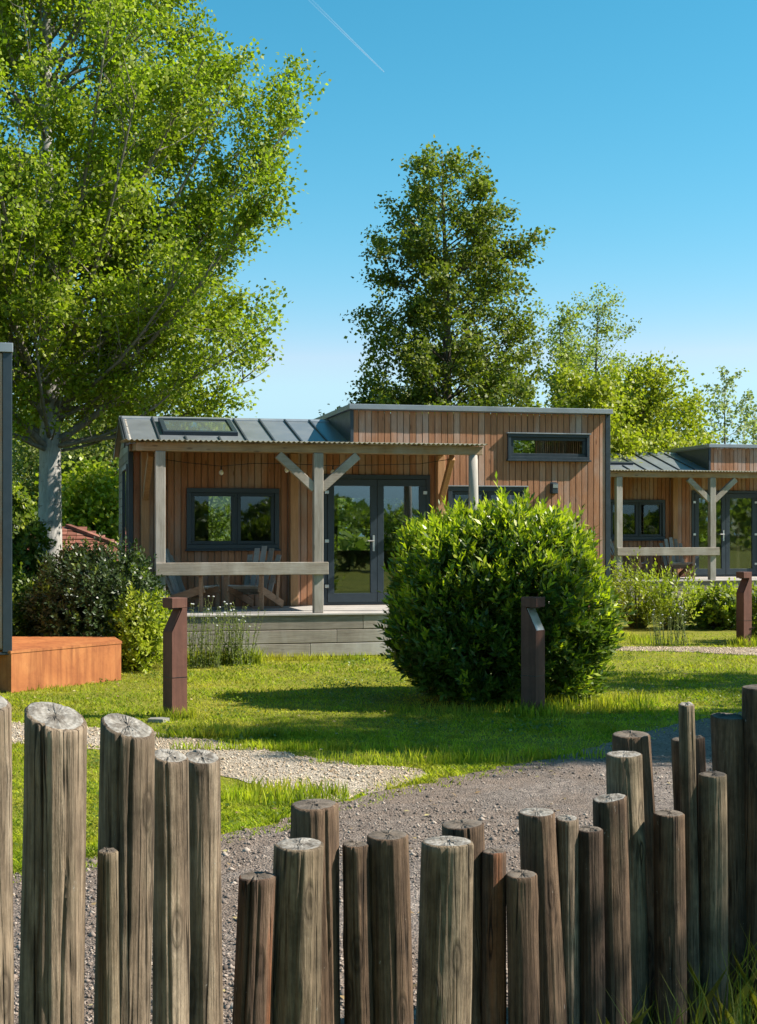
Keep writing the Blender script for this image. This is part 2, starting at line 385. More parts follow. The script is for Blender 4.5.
def tree(name,label,cat,loc,height,trunk_r,prof,n_prim,n_leaf,leaf,leafmat,barkmat,seed,elev=45,curve=.3,
         spread=.16,group=None,trunk_lean=(0,0),sec=1.0,rot_noise=.25,azbias=None,extra=None,limb_vis=True,droop=0.0,limbmat=None,clump=(0.0,1.0,1.0),upbias=.25):
    rng=random.Random(seed); nr=np.random.default_rng(seed)
    root=empty(name,(loc[0],loc[1],loc[2] if len(loc)>2 else 0)); tag(root,label,cat,group)
    tb=MB(); pts=[];rad=[]; K=14
    def tp(z):
        h=z/height
        return Vector((trunk_lean[0]*h*h+.06*math.sin(h*7+seed)*h*height*.12, trunk_lean[1]*h*h+.06*math.cos(h*6+seed*2)*h*height*.12, z))
    for i in range(K+1):
        h=i/K; z=-.15+h*(height*.97+.15); p=tp(max(z,0)); p.z=z; pts.append(p)
        rad.append(max(.012,trunk_r*((1-h)**.85)*(1+.45*math.exp(-h*30))))
    tb.tube(pts,rad,14); tb.build('trunk',barkmat,root,True)
    lb=MB(); tips=[]   # (p, dir, weight)
    lob=[rng.uniform(0,6.28) for _ in range(6)]
    zlo=prof[0][0]; zhi=prof[-1][0]
    def env(z,az):
        r=interp(prof,z)
        return r*(1+rot_noise*(.5*math.sin(2*az+lob[0]+z*.9)+.35*math.sin(3*az+lob[1]-z*1.3)+.3*math.sin(5*az+lob[2]+z*2.1)))
    def path(p0,p1,bow,n):
        out=[]
        d=p1-p0
        for i in range(n+1):
            t=i/n; q=p0+d*t; q.z-=bow*math.sin(math.pi*t)*d.length
            out.append(q)
        return out
    def twigs(P,L,r0,depth):
        n=len(P)-1
        cnt=max(2,int(L*sec*(2.6 if depth==0 else 4.0)))
        for k in range(cnt):
            s=rng.uniform(.22 if depth==0 else .15,1.0); i=min(int(s*n),n-1); q=P[i].lerp(P[i+1],s*n-i)
            d=(P[i+1]-P[i]).normalized()
            rv=Vector((rng.gauss(0,1),rng.gauss(0,1),rng.gauss(upbias-droop,.7))).normalized()
            dd=(d*.75+rv*.85).normalized()
            l=(L*.42*(1.15-s)+.35)*rng.uniform(.6,1.2) if depth==0 else rng.uniform(.25,.6)*(0.6+leaf*4)
            e=q+dd*l; e.z+=.08*l-droop*l*.3
            pp=path(q,e,.06,3)
            if limb_vis and (depth==0 or rng.random()<.5): lb.tube(pp,[r0*.45*(1-.25*j) for j in range(4)],4,False)
            if depth==0: twigs(pp,l,r0*.45,1)
            else: tips.append((q,e,l))
        if depth==0:
            tips.append((P[-2],P[-1],L/n))
    for i in range(n_prim):
        h=(i+.5)/n_prim; z=zlo+(zhi-zlo)*(h**.9); az=i*2.399+rng.uniform(-.4,.4)
        if azbias and rng.random()<azbias[1]: az=azbias[0]+rng.uniform(-.9,.9)
        f=rng.uniform(.82,1.03) if rng.random()<.72 else rng.uniform(.4,.8)
        r=env(z,az)*f
        el=R(elev+rng.uniform(-10,10))*(1.0 if z<zlo+(zhi-zlo)*.8 else 1.1)
        zs=max((zlo*.8+rng.random()**1.5*max(0,z-zlo)*.55) if zlo>1 else .4, z-r*math.tan(el)); zs=min(zs,height*.95)
        p0=tp(zs); p1=Vector((tp(z).x+r*math.cos(az),tp(z).y+r*math.sin(az),z))
        L=(p1-p0).length
        if L<.15: continue
        P=path(p0,p1,curve*.35,6)
        rr=max(.010,min(trunk_r*.32,.010*L+.006))
        lb.tube(P,[rr*(1-.14*j) for j in range(7)],6,False)
        twigs(P,L,rr*.5,0)
    if extra:
        for (p0,p1,rr) in extra:
            p0=Vector(p0);p1=Vector(p1);P=path(p0,p1,curve*.35,8);L=(p1-p0).length
            lb.tube(P,[rr*(1-.1*j) for j in range(9)],7,False)
            twigs(P,L,rr*.3,0)
    lb.build('limbs',limbmat or barkmat,root,True)
    A=np.array([[*a] for a,b,l in tips]);B=np.array([[*b] for a,b,l in tips]);W=np.array([l for a,b,l in tips]);
    if clump[0]>0:     # leaves gather in clumps with open gaps between them
        mm=(A+B)*.5; k1=6.283/clump[1]; kz=6.283/clump[2]; f_=nr.uniform(0,6.28,9)
        q=np.sin(mm[:,0]*k1+f_[0]+1.1*np.sin(mm[:,2]*kz*.7+f_[1]))+np.sin(mm[:,1]*k1+f_[2]+1.1*np.sin(mm[:,0]*k1*.6+f_[3]))+np.sin(mm[:,2]*kz+f_[4]+1.2*np.sin((mm[:,0]+mm[:,1])*k1*.5+f_[5]))
        q=1/(1+np.exp(-q*2.2)); W=W*((1-clump[0])+clump[0]*q)
    W=W/W.sum()
    idx=nr.choice(len(tips),n_leaf,p=W); t=nr.random((n_leaf,1))**.7
    pos=A[idx]*(1-t)+B[idx]*t+nr.normal(0,spread,(n_leaf,3))*np.array([1,1,.75])
    d=nrm(nr.normal(0,1,(n_leaf,3))+np.array([0,0,-.35])+nrm(B[idx]-A[idx])*.7)
    n=nrm(nr.normal(0,.75,(n_leaf,3))+np.array([0.25,-.1,.7]))
    L=leaf*nr.uniform(.65,1.25,n_leaf)
    V,Fq=leaf_geo(pos,d,n,L,L*.78)
    np_mesh('crown',V,Fq,leafmat,root)
    return root

def shrub(name,label,cat,loc,radii,n_shoot,per,leaf,mats,seed,newfrac=.25,up=.6,aspect=.38,boxy=2.4,group=None,cz=None,openang=.75,inner=.35,lump=.10,shoot_len=.16,stemmat=None,holes=.0,stray=.0):
    """rounded shrub of leafy shoots; loc at its base; mats = old, young leaves"""
    rng=np.random.default_rng(seed); root=empty(name,loc); tag(root,label,cat,group)
    rx,ry,rz=radii; cz=rz if cz is None else cz
    D=nrm(rng.normal(0,1,(n_shoot,3)))
    p=boxy; k=(np.abs(D)**p).sum(1)**(-1/p); S=D*k[:,None]
    lo=rng.uniform(0,6.28,8)
    az=np.arctan2(D[:,1],D[:,0]); el=np.arcsin(D[:,2])
    bump=1-holes*np.clip(np.sin(6*az+lo[4]+2*np.sin(4*el+lo[5]))*np.sin(7*el+lo[6]+1.5*np.sin(3*az))-.25,0,1)+lump*(np.sin(3*az+lo[0]+2*el)+.7*np.sin(5*az+lo[1]-3*el)+.6*np.sin(7*el+lo[2]+2*az)+.5*np.sin(11*az+lo[3]+4*el))
    inn=rng.random(n_shoot)<inner; sc=np.where(inn,rng.uniform(.35,.92,n_shoot),rng.uniform(.93,1.04,n_shoot))*bump
    P=S*sc[:,None]*np.array([rx,ry,rz])+np.array([0,0,cz])
    ok=P[:,2]>.02; P=P[ok]; D=D[ok]; sc=sc[ok]; inn=inn[ok]; m=len(P)
    ax=nrm(D*np.array([1,1,.6])*.75+np.array([0,0,up])+rng.normal(0,.22,(m,3)))
    ln=shoot_len*rng.uniform(.6,1.5,m)*np.where(rng.random(m)<stray,1.9,1.0)
    # leaves
    idx=np.repeat(np.arange(m),per); N=len(idx); j=np.tile(np.arange(per),m)
    t=(j+rng.random(N)*.6)/per
    base=P[idx]+ax[idx]*(t*ln[idx])[:,None]
    ref=nrm(np.cross(ax,rng.normal(0,1,(m,3)))); ref2=np.cross(ax,ref)
    ph=j*2.4+rng.uniform(0,.8,N)
    side=ref[idx]*np.cos(ph)[:,None]+ref2[idx]*np.sin(ph)[:,None]
    oa=openang*(1.25-.75*t)+rng.normal(0,.18,N)
    d=ax[idx]*np.cos(oa)[:,None]+side*np.sin(oa)[:,None]
    n=ax[idx]*np.sin(oa)[:,None]-side*np.cos(oa)[:,None]+rng.normal(0,.15,(N,3))
    L=leaf*rng.uniform(.7,1.2,N)*(1.05-.35*t)
    V,Fq=leaf_geo(base,d,n,L,L*aspect,.12)
    if newfrac<1 and len(mats)>1:
        young=(rng.random(m)<newfrac*np.clip(.35+1.3*np.clip(D[:,2]+.25,0,1),0,2))&~inn
        # the young leaves are the upper ones of a shoot
        mi=(young[idx]&(t>.3)).astype(int)
        np_mesh('foliage',V[np.repeat(mi==0,4)],np.arange((mi==0).sum()*4).reshape(-1,4),mats[0],root)
        np_mesh('young_leaves',V[np.repeat(mi==1,4)],np.arange((mi==1).sum()*4).reshape(-1,4),mats[1],root)
    else:
        np_mesh('foliage',V,Fq,mats[0],root)
    st=MB(); r2=random.Random(seed)
    sel=rng.choice(m,min(m,70),replace=False)
    for i in sel:
        q=Vector(P[i]); b=Vector((q.x*.18,q.y*.18,-.05)); mid=b.lerp(q,.5); mid.z+=.1*rz
        st.tube([b,mid,q],[.014+.01*rz/1.2,.010,.004],5,False)
    st.build('stems',stemmat or M['bk_brown'],root,True)
    return root

def weed(name,label,loc,n,h,rad,seed,leafmat,cat='plant',leaf=.06,group=None,heads=False,aspect=.3):
    rng=random.Random(seed); root=empty(name,loc); tag(root,label,cat,group)
    st=MB(); hd=MB(); P=[];Dd=[];Nn=[];Ls=[]
    for i in range(n):
        a=rng.uniform(0,6.28); r=rad*math.sqrt(rng.random()); b=Vector((r*math.cos(a),r*math.sin(a),-.02))
        hh=h*rng.uniform(.55,1.05); e=b+Vector((rng.gauss(0,.12)*hh,rng.gauss(0,.12)*hh,hh)); mid=b.lerp(e,.5)+Vector((rng.gauss(0,.02),rng.gauss(0,.02),0))
        st.tube([b,mid,e],[.005,.004,.002],4,False)
        k=int(hh/.03)
        for q in range(k):
            t=(q+rng.random())/k; pp=b.lerp(mid,t*2) if t<.5 else mid.lerp(e,t*2-1)
            az=rng.uniform(0,6.28); P.append(pp); Dd.append((math.cos(az),math.sin(az),rng.uniform(.1,1.0))); Nn.append((-math.cos(az)*.5,-math.sin(az)*.5,1)); Ls.append(leaf*rng.uniform(.6,1.2)*(1.15-t*.6))
        if heads and rng.random()<.35:
            hd.box(e.x-.012,e.x+.012,e.y-.012,e.y+.012,e.z-.004,e.z+.012,None,.004)
    st.build('stems',M['stem'],root,True)
    V,Fq=leaf_geo(np.array([[*p] for p in P]),np.array(Dd),np.array(Nn),np.array(Ls),np.array(Ls)*aspect,.1)
    np_mesh('foliage',V,Fq,leafmat,root)
    if heads and hd.v: hd.build('flower_heads',M['white'],root)
    return root

# ------------------------------------------------------------------ ground
def poly_sheet(name, px_pts, z, mat, seed=1, jitter=.03, world=False):
    pts=[p if world else ground_pt(*p) for p in px_pts]
    # subdivide the outline and roughen it a little
    rng=random.Random(seed); out=[]
    for i in range(len(pts)):
        a=Vector(pts[i]); b=Vector(pts[(i+1)%len(pts)]); n=max(1,int((b-a).length/.12))
        for k in range(n):
            q=a.lerp(b,k/n); out.append((q.x+rng.gauss(0,jitter),q.y+rng.gauss(0,jitter)))
    mb=MB(); mb.add([(x,y,z) for x,y in out],[tuple(range(len(out)))])
    me=bpy.data.meshes.new(name); bm=bmesh.new()
    vs=[bm.verts.new((x,y,z)) for x,y in out]; f=bm.faces.new(vs); bmesh.ops.triangulate(bm,faces=[f]); bmesh.ops.recalc_face_normals(bm,faces=bm.faces[:])
    if bm.faces and bm.faces[0].normal.z<0: bmesh.ops.reverse_faces(bm,faces=bm.faces[:])
    bm.to_mesh(me); bm.free(); me.materials.append(mat)
    o=bpy.data.objects.new(name,me); COL.objects.link(o); tag(o,kind='structure')
    return out

g=MB()
N=40
xs=[-420,-200,-90,-40]+[-20+i*1.0 for i in range(41)]+[40,90,200,420]
ys=[-420,-200,-90,-40]+[-20+i*1.5 for i in range(41)]+[60,90,200,480]
for y in ys:
    for x in xs: g.v.append((x,y,0.0))
for j in range(len(ys)-1):
    for i in range(len(xs)-1):
        g.f.append((j*len(xs)+i,j*len(xs)+i+1,(j+1)*len(xs)+i+1,(j+1)*len(xs)+i)); g.m.append(0)
tag(g.build('ground',M['turf']),kind='structure')

fence_y=lambda x: 4.35+0.62*x      # line the palisade stands on (right end is farther off)
road_far=[(-300,930),(-120,898),(15,873),(90,860),(225,836),(262,826),(300,812),(345,800),(420,784),(500,768),(560,757),(620,740),(680,724),(757,709),(900,694),(1200,684)]
far=[ground_pt(*p) for p in road_far]
near=[(9.5,11.0),(4,7.2),(1.6,5.75),(0,4.85),(-1.5,4.1),(-3.2,3.2)]
road_pts=far+near
road_out=poly_sheet('road',road_pts,.004,M['road'],3,.025,True)
path_px=[(-160,714),(0,722),(60,726),(150,732),(190,738),(250,748),(310,758),(370,766),(425,769),(428,773),(410,782),(380,792),(330,802),(303,802),(270,790),(240,780),(200,769),(110,752),(60,745),(0,744),(-160,740)]
path_out=poly_sheet('gravel_path',path_px,.006,M['path'],5,.025)
path2_px=[(560,646),(620,647),(680,647),(757,648),(900,650),(900,661),(757,656),(680,652),(620,651),(560,650)]
path2_out=poly_sheet('far_gravel_path',path2_px,.006,M['path'],6,.02)

def inside(poly,X,Y):
    poly=np.array(poly); c=np.zeros(len(X),bool); n=len(poly); j=n-1
    for i in range(n):
        xi,yi=poly[i]; xj,yj=poly[j]
        hit=((yi>Y)!=(yj>Y))&(X<(xj-xi)*(Y-yi)/(yj-yi+1e-12)+xi); c^=hit; j=i
    return c

def edge_dist(poly,X,Y):
    d=np.full(len(X),9.0); n=len(poly)
    step=max(1,n//260)
    for i in range(0,n,step):
        d=np.minimum(d,np.hypot(X-poly[i][0],Y-poly[i][1]))
    return d

rng=np.random.default_rng(11)
def blades(name,label,X,Y,h,w,mat,lean=.35,kind='stuff',z0=0.0):
    N=len(X); az=rng.uniform(0,6.283,N); fa=rng.uniform(0,6.283,N)
    sx=np.cos(fa)*w*.5; sy=np.sin(fa)*w*.5
    ln=h*rng.uniform(.05,1,N)*lean; lx=np.cos(az)*ln; ly=np.sin(az)*ln
    V=np.empty((N,5,3)); z=np.full(N,z0-.005)
    V[:,0]=np.stack([X-sx,Y-sy,z],1); V[:,1]=np.stack([X+sx,Y+sy,z],1)
    V[:,2]=np.stack([X+sx*.75+lx*.35,Y+sy*.75+ly*.35,z+h*.55],1)
    V[:,3]=np.stack([X+lx,Y+ly,z+h],1)
    V[:,4]=np.stack([X-sx*.75+lx*.35,Y-sy*.75+ly*.35,z+h*.55],1)
    Fq=np.arange(N*5).reshape(N,5)
    o=np_mesh(name,V.reshape(-1,3),Fq,mat); return tag(o,label,'grass',None,kind)

GX=[];GY=[];GH=[]
def scatter(n,y0,y1,xf,hmin,hmax):
    # denser close by: sample depth so that the picture is covered evenly
    Y=y0*y1/(y1-(y1-y0)*rng.random(n)); X=(rng.random(n)*2-1)*xf*Y
    GX.append(X);GY.append(Y);GH.append(rng.uniform(hmin,hmax,n))
scatter(250000,7.2,26,.30,.018,.05)
X=np.concatenate(GX);Y=np.concatenate(GY);H=np.concatenate(GH)
kr=inside(road_out,X,Y); kp=inside(path_out,X,Y)|inside(path2_out,X,Y)
dr=edge_dist(road_out,X,Y); dp=np.minimum(edge_dist(path_out,X,Y),edge_dist(path2_out,X,Y))
keep=~kr&~kp
# straggling blades just inside the gravel edges, and fuller ones along the lawn's rim
keep|=(kr&(dr<.22)&(rng.random(len(X))<.16))|(kp&(dp<.16)&(rng.random(len(X))<.12))
upper=(dp<.22)&~kp
H=np.where(upper&(Y>11.9+.0*X)&(Y>12.2-.55*np.clip(-X,0,4)*0),H*1.35,H)
strip=(Y>7.5)&(Y<12.2)&(X<-.2)
H=np.where(strip&(dp>.35),H*.95,H); H=np.where(strip&(dp<=.45),H*.6,H)
X=X[keep];Y=Y[keep];H=H[keep]
bare=np.sin(X*2.3+1.7*np.sin(Y*.9+X))*np.sin(Y*2.9-1.3*np.sin(X*1.7))+.35*np.sin(X*7.1+Y*5.3)
kk=(rng.random(len(X))<np.clip(1.15-.55*np.clip(bare,0,2),.3,1)); X=X[kk];Y=Y[kk];H=H[kk]
patch=.75+.5*np.sin(X*1.7+np.sin(Y*1.3)*1.5)*np.sin(Y*1.9+X*.6)
H=H*np.clip(patch,.6,1.3)
blades('lawn_grass','short sunlit lawn grass in front of the wooden cabins',X,Y,H,.0035+.0006*Y,M['grass'],1.5)

# fuller tufts: bollard feet, foot of the laurel, strip between path and road
TX=[];TY=[];TH=[]
def tuft(cx,cy,rx,ry,n,h0,h1):
    a=rng.uniform(0,6.283,n); r=np.sqrt(rng.random(n))
    TX.append(cx+rx*r*np.cos(a)); TY.append(cy+ry*r*np.sin(a)); TH.append(rng.uniform(h0,h1,n))
for (px,py,rx,ry,n,h0,h1) in [(176,719,.2,.13,260,.04,.15),(205,730,.3,.15,160,.04,.12),(533,717,.3,.2,420,.05,.2),(590,710,.7,.3,500,.05,.2),(470,712,.9,.3,420,.04,.13),(620,703,.5,.3,300,.05,.17),
      (655,643,.6,.3,260,.05,.16),(630,640,.5,.3,200,.05,.16),(745,646,.3,.2,220,.06,.22),(215,664,.7,.2,900,.1,.3),(320,750,1.3,.06,600,.04,.11),(420,763,.9,.12,450,.04,.13),(505,758,.9,.14,420,.04,.13),(230,738,.8,.07,700,.04,.12),
      (280,798,.5,.3,800,.04,.14),(60,691,.7,.12,160,.03,.10),(300,660,1.4,.15,900,.05,.14)]:
    x,y=ground_pt(px,py); tuft(x,y,rx,ry,n,h0,h1)
X=np.concatenate(TX);Y=np.concatenate(TY);H=np.concatenate(TH)
blades('grass_tufts','longer grass tufts along the path edge and bollard feet',X,Y,H,.010,M['grass'],.6)
# long grass at the foot of the palisade, lower right
n=1500; X=rng.uniform(.2,2.6,n); Y=fence_y(X)+rng.normal(.1,.22,n)
blades('long_grass','long seeding grass at the foot of the palisade on the right',X,Y,rng.uniform(.08,.36,n)*np.clip(.35+.6*X,.3,1.2),.007,M['grass_long'],.75)
n=160; X=rng.uniform(-1.9,.3,n); Y=fence_y(X)+rng.normal(.05,.2,n)
blades('sparse_grass','sparse grass between the palisade posts on the left',X,Y,rng.uniform(.06,.2,n),.006,M['grass_long'],.6)

# clover and small broad-leaved weeds in patches, a few dropped leaves
cx=rng.uniform(-5.2,4.8,70); cy=rng.uniform(8.6,21.5,70); idx=rng.integers(0,70,9000)
X=cx[idx]+rng.normal(0,.17,9000); Y=cy[idx]+rng.normal(0,.24,9000); k=~inside(road_out,X,Y)&~inside(path_out,X,Y); X,Y=X[k],Y[k]; n=len(X)
V,Fq=leaf_geo(np.stack([X,Y,rng.uniform(.012,.05,n)],1),np.stack([rng.normal(0,1,n),rng.normal(0,1,n),rng.uniform(.1,.7,n)],1),np.stack([rng.normal(0,.4,n),rng.normal(0,.4,n),np.ones(n)],1),rng.uniform(.02,.045,n),rng.uniform(.015,.03,n),.1)
tag(np_mesh('clover',V,Fq,M['lf_climb']),'darker clover patches growing in the lawn','clover',None,'stuff')
n=900; X=rng.uniform(-4,4,n); Y=rng.uniform(5.5,20,n)
V,Fq=leaf_geo(np.stack([X,Y,rng.uniform(.008,.03,n)],1),np.stack([rng.normal(0,1,n),rng.normal(0,1,n),rng.normal(0,.15,n)],1),np.stack([rng.normal(0,.25,n),rng.normal(0,.25,n),np.ones(n)],1),rng.uniform(.03,.06,n),rng.uniform(.02,.035,n),.15)
tag(np_mesh('fallen_leaves',V,Fq,m_pebble('dry_leaves',(.16,.10,.05),(.28,.20,.09),(.36,.32,.14))),'dry leaves dropped on the road and lawn','leaves',None,'stuff')
# loose stones
def stones(name,label,X,Y,S,mat,z):
    N=len(X); base=np.array([[1,0,0],[0,1,0],[-1,0,0],[0,-1,0],[0,0,.8],[0,0,-.5]])
    V=base[None]*(1+rng.normal(0,.22,(N,6,1)))*S[:,None,None]+rng.normal(0,.12,(N,6,3))*S[:,None,None]
    a=rng.uniform(0,6.28,N); c,s=np.cos(a)[:,None],np.sin(a)[:,None]
    x=V[:,:,0]*c-V[:,:,1]*s; y=V[:,:,0]*s+V[:,:,1]*c
    V=np.stack([x+X[:,None],y+Y[:,None],V[:,:,2]+z],2)
    f=np.array([[0,1,4],[1,2,4],[2,3,4],[3,0,4],[1,0,5],[2,1,5],[3,2,5],[0,3,5]])
    Fq=(f[None]+(np.arange(N)*6)[:,None,None]).reshape(-1,3)
    tag(np_mesh(name,V.reshape(-1,3),Fq,mat),label,'gravel',None,'stuff')
n=60000; Y=4.4*16/(16-(16-4.4)*rng.random(n)); X=(rng.random(n)*2-1)*.32*Y; k=inside(road_out,X,Y)&(rng.random(n)<np.clip(.55+.6*np.sin(X*1.3+.6*Y+np.sin(Y*1.9))*np.sin(Y*1.1-X*.7+1),.08,1)); X,Y=X[k],Y[k]
stones('road_stones','grey crushed stone lying loose on the gravel road',X,Y,np.exp(rng.normal(-5.05,.5,len(X))),M['peb_road'],.006)
n=17000; Y=rng.uniform(9.5,14.6,n); X=rng.uniform(-5,1,n); k=inside(path_out,X,Y); X,Y=X[k],Y[k]
n2=12000; Y2=rng.uniform(20.8,23.4,n2); X2=rng.uniform(2.6,7.5,n2); k=inside(path2_out,X2,Y2)
X=np.concatenate([X,X2[k]]);Y=np.concatenate([Y,Y2[k]])
stones('path_pebbles','pale tan pebbles covering the narrow garden path',X,Y,np.exp(rng.normal(-4.75,.35,len(X))),M['peb_path'],.008)

# ------------------------------------------------------------------ cabin
ANG=R(13)
A=(-.7197,21.1,0)
DECK=.65; WV=2.2; HD=3.8      # wall plane and depth of the cabin
UL,UB,UR=-2.81,.80,5.29
def plank_wall(u0,u1,z0,z1,opens,v,pitch=.107,th=.022,seed=2,axis='u',skipface=True):
    rng=random.Random(seed); mb=MB(); n=int(round((u1-u0)/pitch)); pw=(u1-u0)/n
    for i in range(n):
        a=u0+i*pw+.0065; b=u0+(i+1)*pw-.0065; off=rng.uniform(-.002,.002)
        cuts=[a,b]+[e for o in opens for e in (o[0],o[1]) if a+.002<e<b-.002]; cuts.sort()
        for c,d in zip(cuts,cuts[1:]):
            m=(c+d)/2; iv=[(z0,z1)]
            for o in opens:
                if o[0]<m<o[1]:
                    nv=[]
                    for (p,q) in iv:
                        if o[2]>p: nv.append((p,min(q,o[2])))
                        if o[3]<q: nv.append((max(p,o[3]),q))
                    iv=[x for x in nv if x[1]-x[0]>.01]
            for p,q in iv:
                if axis=='u': mb.box(c,d,v-th+off,v+off,p,q)
                else: mb.box(v-th+off,v+off,c,d,p,q)
    return mb
def panel_wall(u0,u1,z0,z1,opens,v0,v1):
    mb=MB(); us=sorted({u0,u1,*[o[0] for o in opens],*[o[1] for o in opens]}); zs=sorted({z0,z1,*[o[2] for o in opens],*[o[3] for o in opens]})
    us=[u for u in us if u0<=u<=u1]; zs=[z for z in zs if z0<=z<=z1]
    for a,b in zip(us,us[1:]):
        for c,d in zip(zs,zs[1:]):
            mu,mz=(a+b)/2,(c+d)/2
            if any(o[0]<mu<o[1] and o[2]<mz<o[3] for o in opens): continue
            mb.box(a,b,v0,v1,c,d)
    return mb

def frame_mb(u0,u1,z0,z1,v0,v1,w,wb=None):
    mb=MB(); wb=wb or w
    mb.box(u0,u1,v0,v1,z1-w,z1,None,.004); mb.box(u0,u1,v0,v1,z0,z0+wb,None,.004)
    mb.box(u0,u0+w,v0,v1,z0+wb,z1-w,None,.004); mb.box(u1-w,u1,v0,v1,z0+wb,z1-w,None,.004)
    return mb

def make_window(root,u0,u1,z0,z1,split=None,proud=.055,topwhite=False,w=.075):
    v=WV
    f=frame_mb(u0,u1,z0,z1,v-.022-proud,v+.10,w).build('window',M['anth'],root)
    ins=[(u0+w+.001,u1-w-.001)]
    if split: ins=[(u0+w+.001,split-.02),(split+.02,u1-w-.001)]; MB().box(split-.019,split+.019,v-.03,v+.09,z0+w,z1-w).build('mullion',M['anth_dk'],f)
    for a,b in ins:
        frame_mb(a,b,z0+w+.001,z1-w-.001,v-.045,v+.03,.055).build('sash',M['anth_dk'],f)
        MB().box(a+.05,b-.05,v-.012,v-.004,z0+w+.05,z1-w-.05).build('pane',M['glass_win'],f)
    MB().box(u0-.02,u1+.02,v-.022-proud-.03,v-.024,z0-.03,z0-.002,None,.004).build('sill',M['anth'],f)
    if topwhite: MB().box(u0-.02,u1+.02,v-.022-proud-.02,v-.026,z1+.002,z1+.022,None,.003).build('drip_cap',M['coping'],f)
    return f

WIN=(-1.92,-.42,1.58,2.56); DOOR=(.30,2.12,DECK+.01,2.80); SMALL=(3.47,4.93,3.08,3.51); LOW=(2.42,3.80,1.57,2.61)
BZ=3.87; LZ=3.30; RZ=3.82
def make_cabin():
    root=empty('tiny_house',A,ANG)
    tag(root,'tiny house in brown timber cladding with dark frames, nearest of the cabins behind the laurel','tiny house')
    ops=[WIN,DOOR,SMALL,LOW]
    # cladding in two heights
    w=plank_wall(UL+.05,UB,.42,LZ-.02,ops,WV,seed=2); w2=plank_wall(UB,UR-.05,.42,BZ-.01,ops,WV,seed=5)
    b=len(w.v); w.v+=w2.v; w.f+=[tuple(i+b for i in f) for f in w2.f]; w.m+=w2.m
    w.build('front_wall',M['plank'],root)
    p=panel_wall(UL+.06,UB-.001,.4,LZ-.1,ops,WV+.005,WV+.08); p2=panel_wall(UB,UR-.06,.4,BZ-.05,ops,WV+.005,WV+.08)
    b=len(p.v); p.v+=p2.v; p.f+=[tuple(i+b for i in f) for f in p2.f]; p.m+=p2.m
    p.build('inner_lining',M['lining'],root)
    # back wall with a window opening, floor, interior ceiling
    bo=[(-1.16,-.74,1.6,2.6),(1.3,2.6,1.5,2.5)]
    panel_wall(UL+.06,UR-.06,.4,LZ-.1,bo,WV+HD-.1,WV+HD).build('back_wall',M['lining'],root)
    MB().box(UL+.06,UR-.06,WV+.09,WV+HD-.11,.5,.62).build('floor',M['lining'],root)
    MB().box(.95,1.03,WV+.09,WV+HD-.11,.62,3.2).build('partition',M['lining'],root) if False else None
    # left gable wall: horizontal boards over the dark side
    gm=MB(); rd=random.Random(8); z=.42
    mid=WV+HD/2
    while z<RZ-.06:
        z2=min(z+.14,RZ-.03)
        def half(zz): return HD/2-.02 if zz<=LZ-.03 else max(.03,(HD/2)*(RZ-zz)/(RZ-LZ))
        h1,h2=half(z),half(z2)
        gm.prism([(mid-h1,z+.004),(mid+h1,z+.004),(mid+h2,z2),(mid-h2,z2)],'x',UL+.002,UL+.028+rd.uniform(0,.004))
        z+=.145
    gm.build('gable_wall',M['timber_x'],root)
    # gable glazing panel and white downpipe-like trim
    gw=frame_mb(WV+.35,WV+1.75,.75,2.95,-1,1,.07)
    gf=MB()
    for (a,b_,c,d) in ((WV+.35,WV+.42,.75,2.95),(WV+1.68,WV+1.75,.75,2.95),(WV+.42,WV+1.68,.75,.82),(WV+.42,WV+1.68,2.88,2.95)): gf.box(UL-.04,UL+.001,a,b_,c,d)
    gfo=gf.build('window',M['anth'],root); MB().box(UL-.012,UL-.002,WV+.42,WV+1.68,.82,2.88).build('pane',M['skyglass'],gfo)
    # right wall, full height
    plank_wall(WV+.05,WV+HD-.02,.42,BZ-.01,[],UR+.02,seed=9,axis='v').build('end_wall',M['plank'],root)
    # corner trims
    MB().box(UL-.03,UL+.05,WV-.035,WV+.05,.36,LZ-.01,None,.004).build('corner_trim',M['anth'],root)
    MB().box(UR-.05,UR+.035,WV-.035,WV+.05,.36,BZ,None,.004).build('corner_trim',M['anth'],root)
    MB().box(UB-.035,UB+.02,WV-.034,WV-.023,LZ-.02,BZ-.01,None,.003).build('corner_trim',M['anth'],root)
    # skirt below
    MB().box(UL+.1,UR-.1,WV+.05,WV+HD-.1,-.05,.41).build('plinth',M['soil'],root)
    # low pitched metal roof with seams
    sl=(RZ-LZ)/(HD/2); ov=.05; x0=UL-.07; x1=UB-.002
    rf=MB()
    def zr(v): return LZ+(v-WV)*sl if v<=mid else RZ-(v-mid)*sl
    v0,v1=WV-ov,WV+HD+ov
    rf.prism([(v0,zr(v0)-.05),(v0,zr(v0)),(mid,RZ),(v1,zr(v1)),(v1,zr(v1)-.05),(mid,RZ-.055)],'x',x0,x1)
    roof=rf.build('roof',M['roof'],root)
    sm=MB(); us=[x0+.02,-2.33,-.92,-.47,-.02,.42,]
    for u in us:
        for s_ in (1,):
            sm.bar((u,v0+.005,zr(v0)+.014),(u,mid-.03,RZ+.012),.026,.026)
    for u in (-1.9,-1.35): sm.bar((u,v0+.005,zr(v0)+.014),(u,v0+.45,zr(v0+.45)+.014),.026,.026)
    sm.build('seam',M['seam'],roof)
    MB().prism([(mid-.10,RZ-.013),(mid,RZ+.03),(mid+.10,RZ-.013),(mid+.10,RZ-.028),(mid,RZ+.012),(mid-.10,RZ-.028)],'x',x0-.01,x1+.0).build('ridge_cap',M['coping'],roof)
    MB().box(x0,x1,v0-.012,v0-.001,zr(v0)-.07,zr(v0)+.004).build('eaves_trim',M['seam'],roof)
    # verge boards along the gable
    vb=MB()
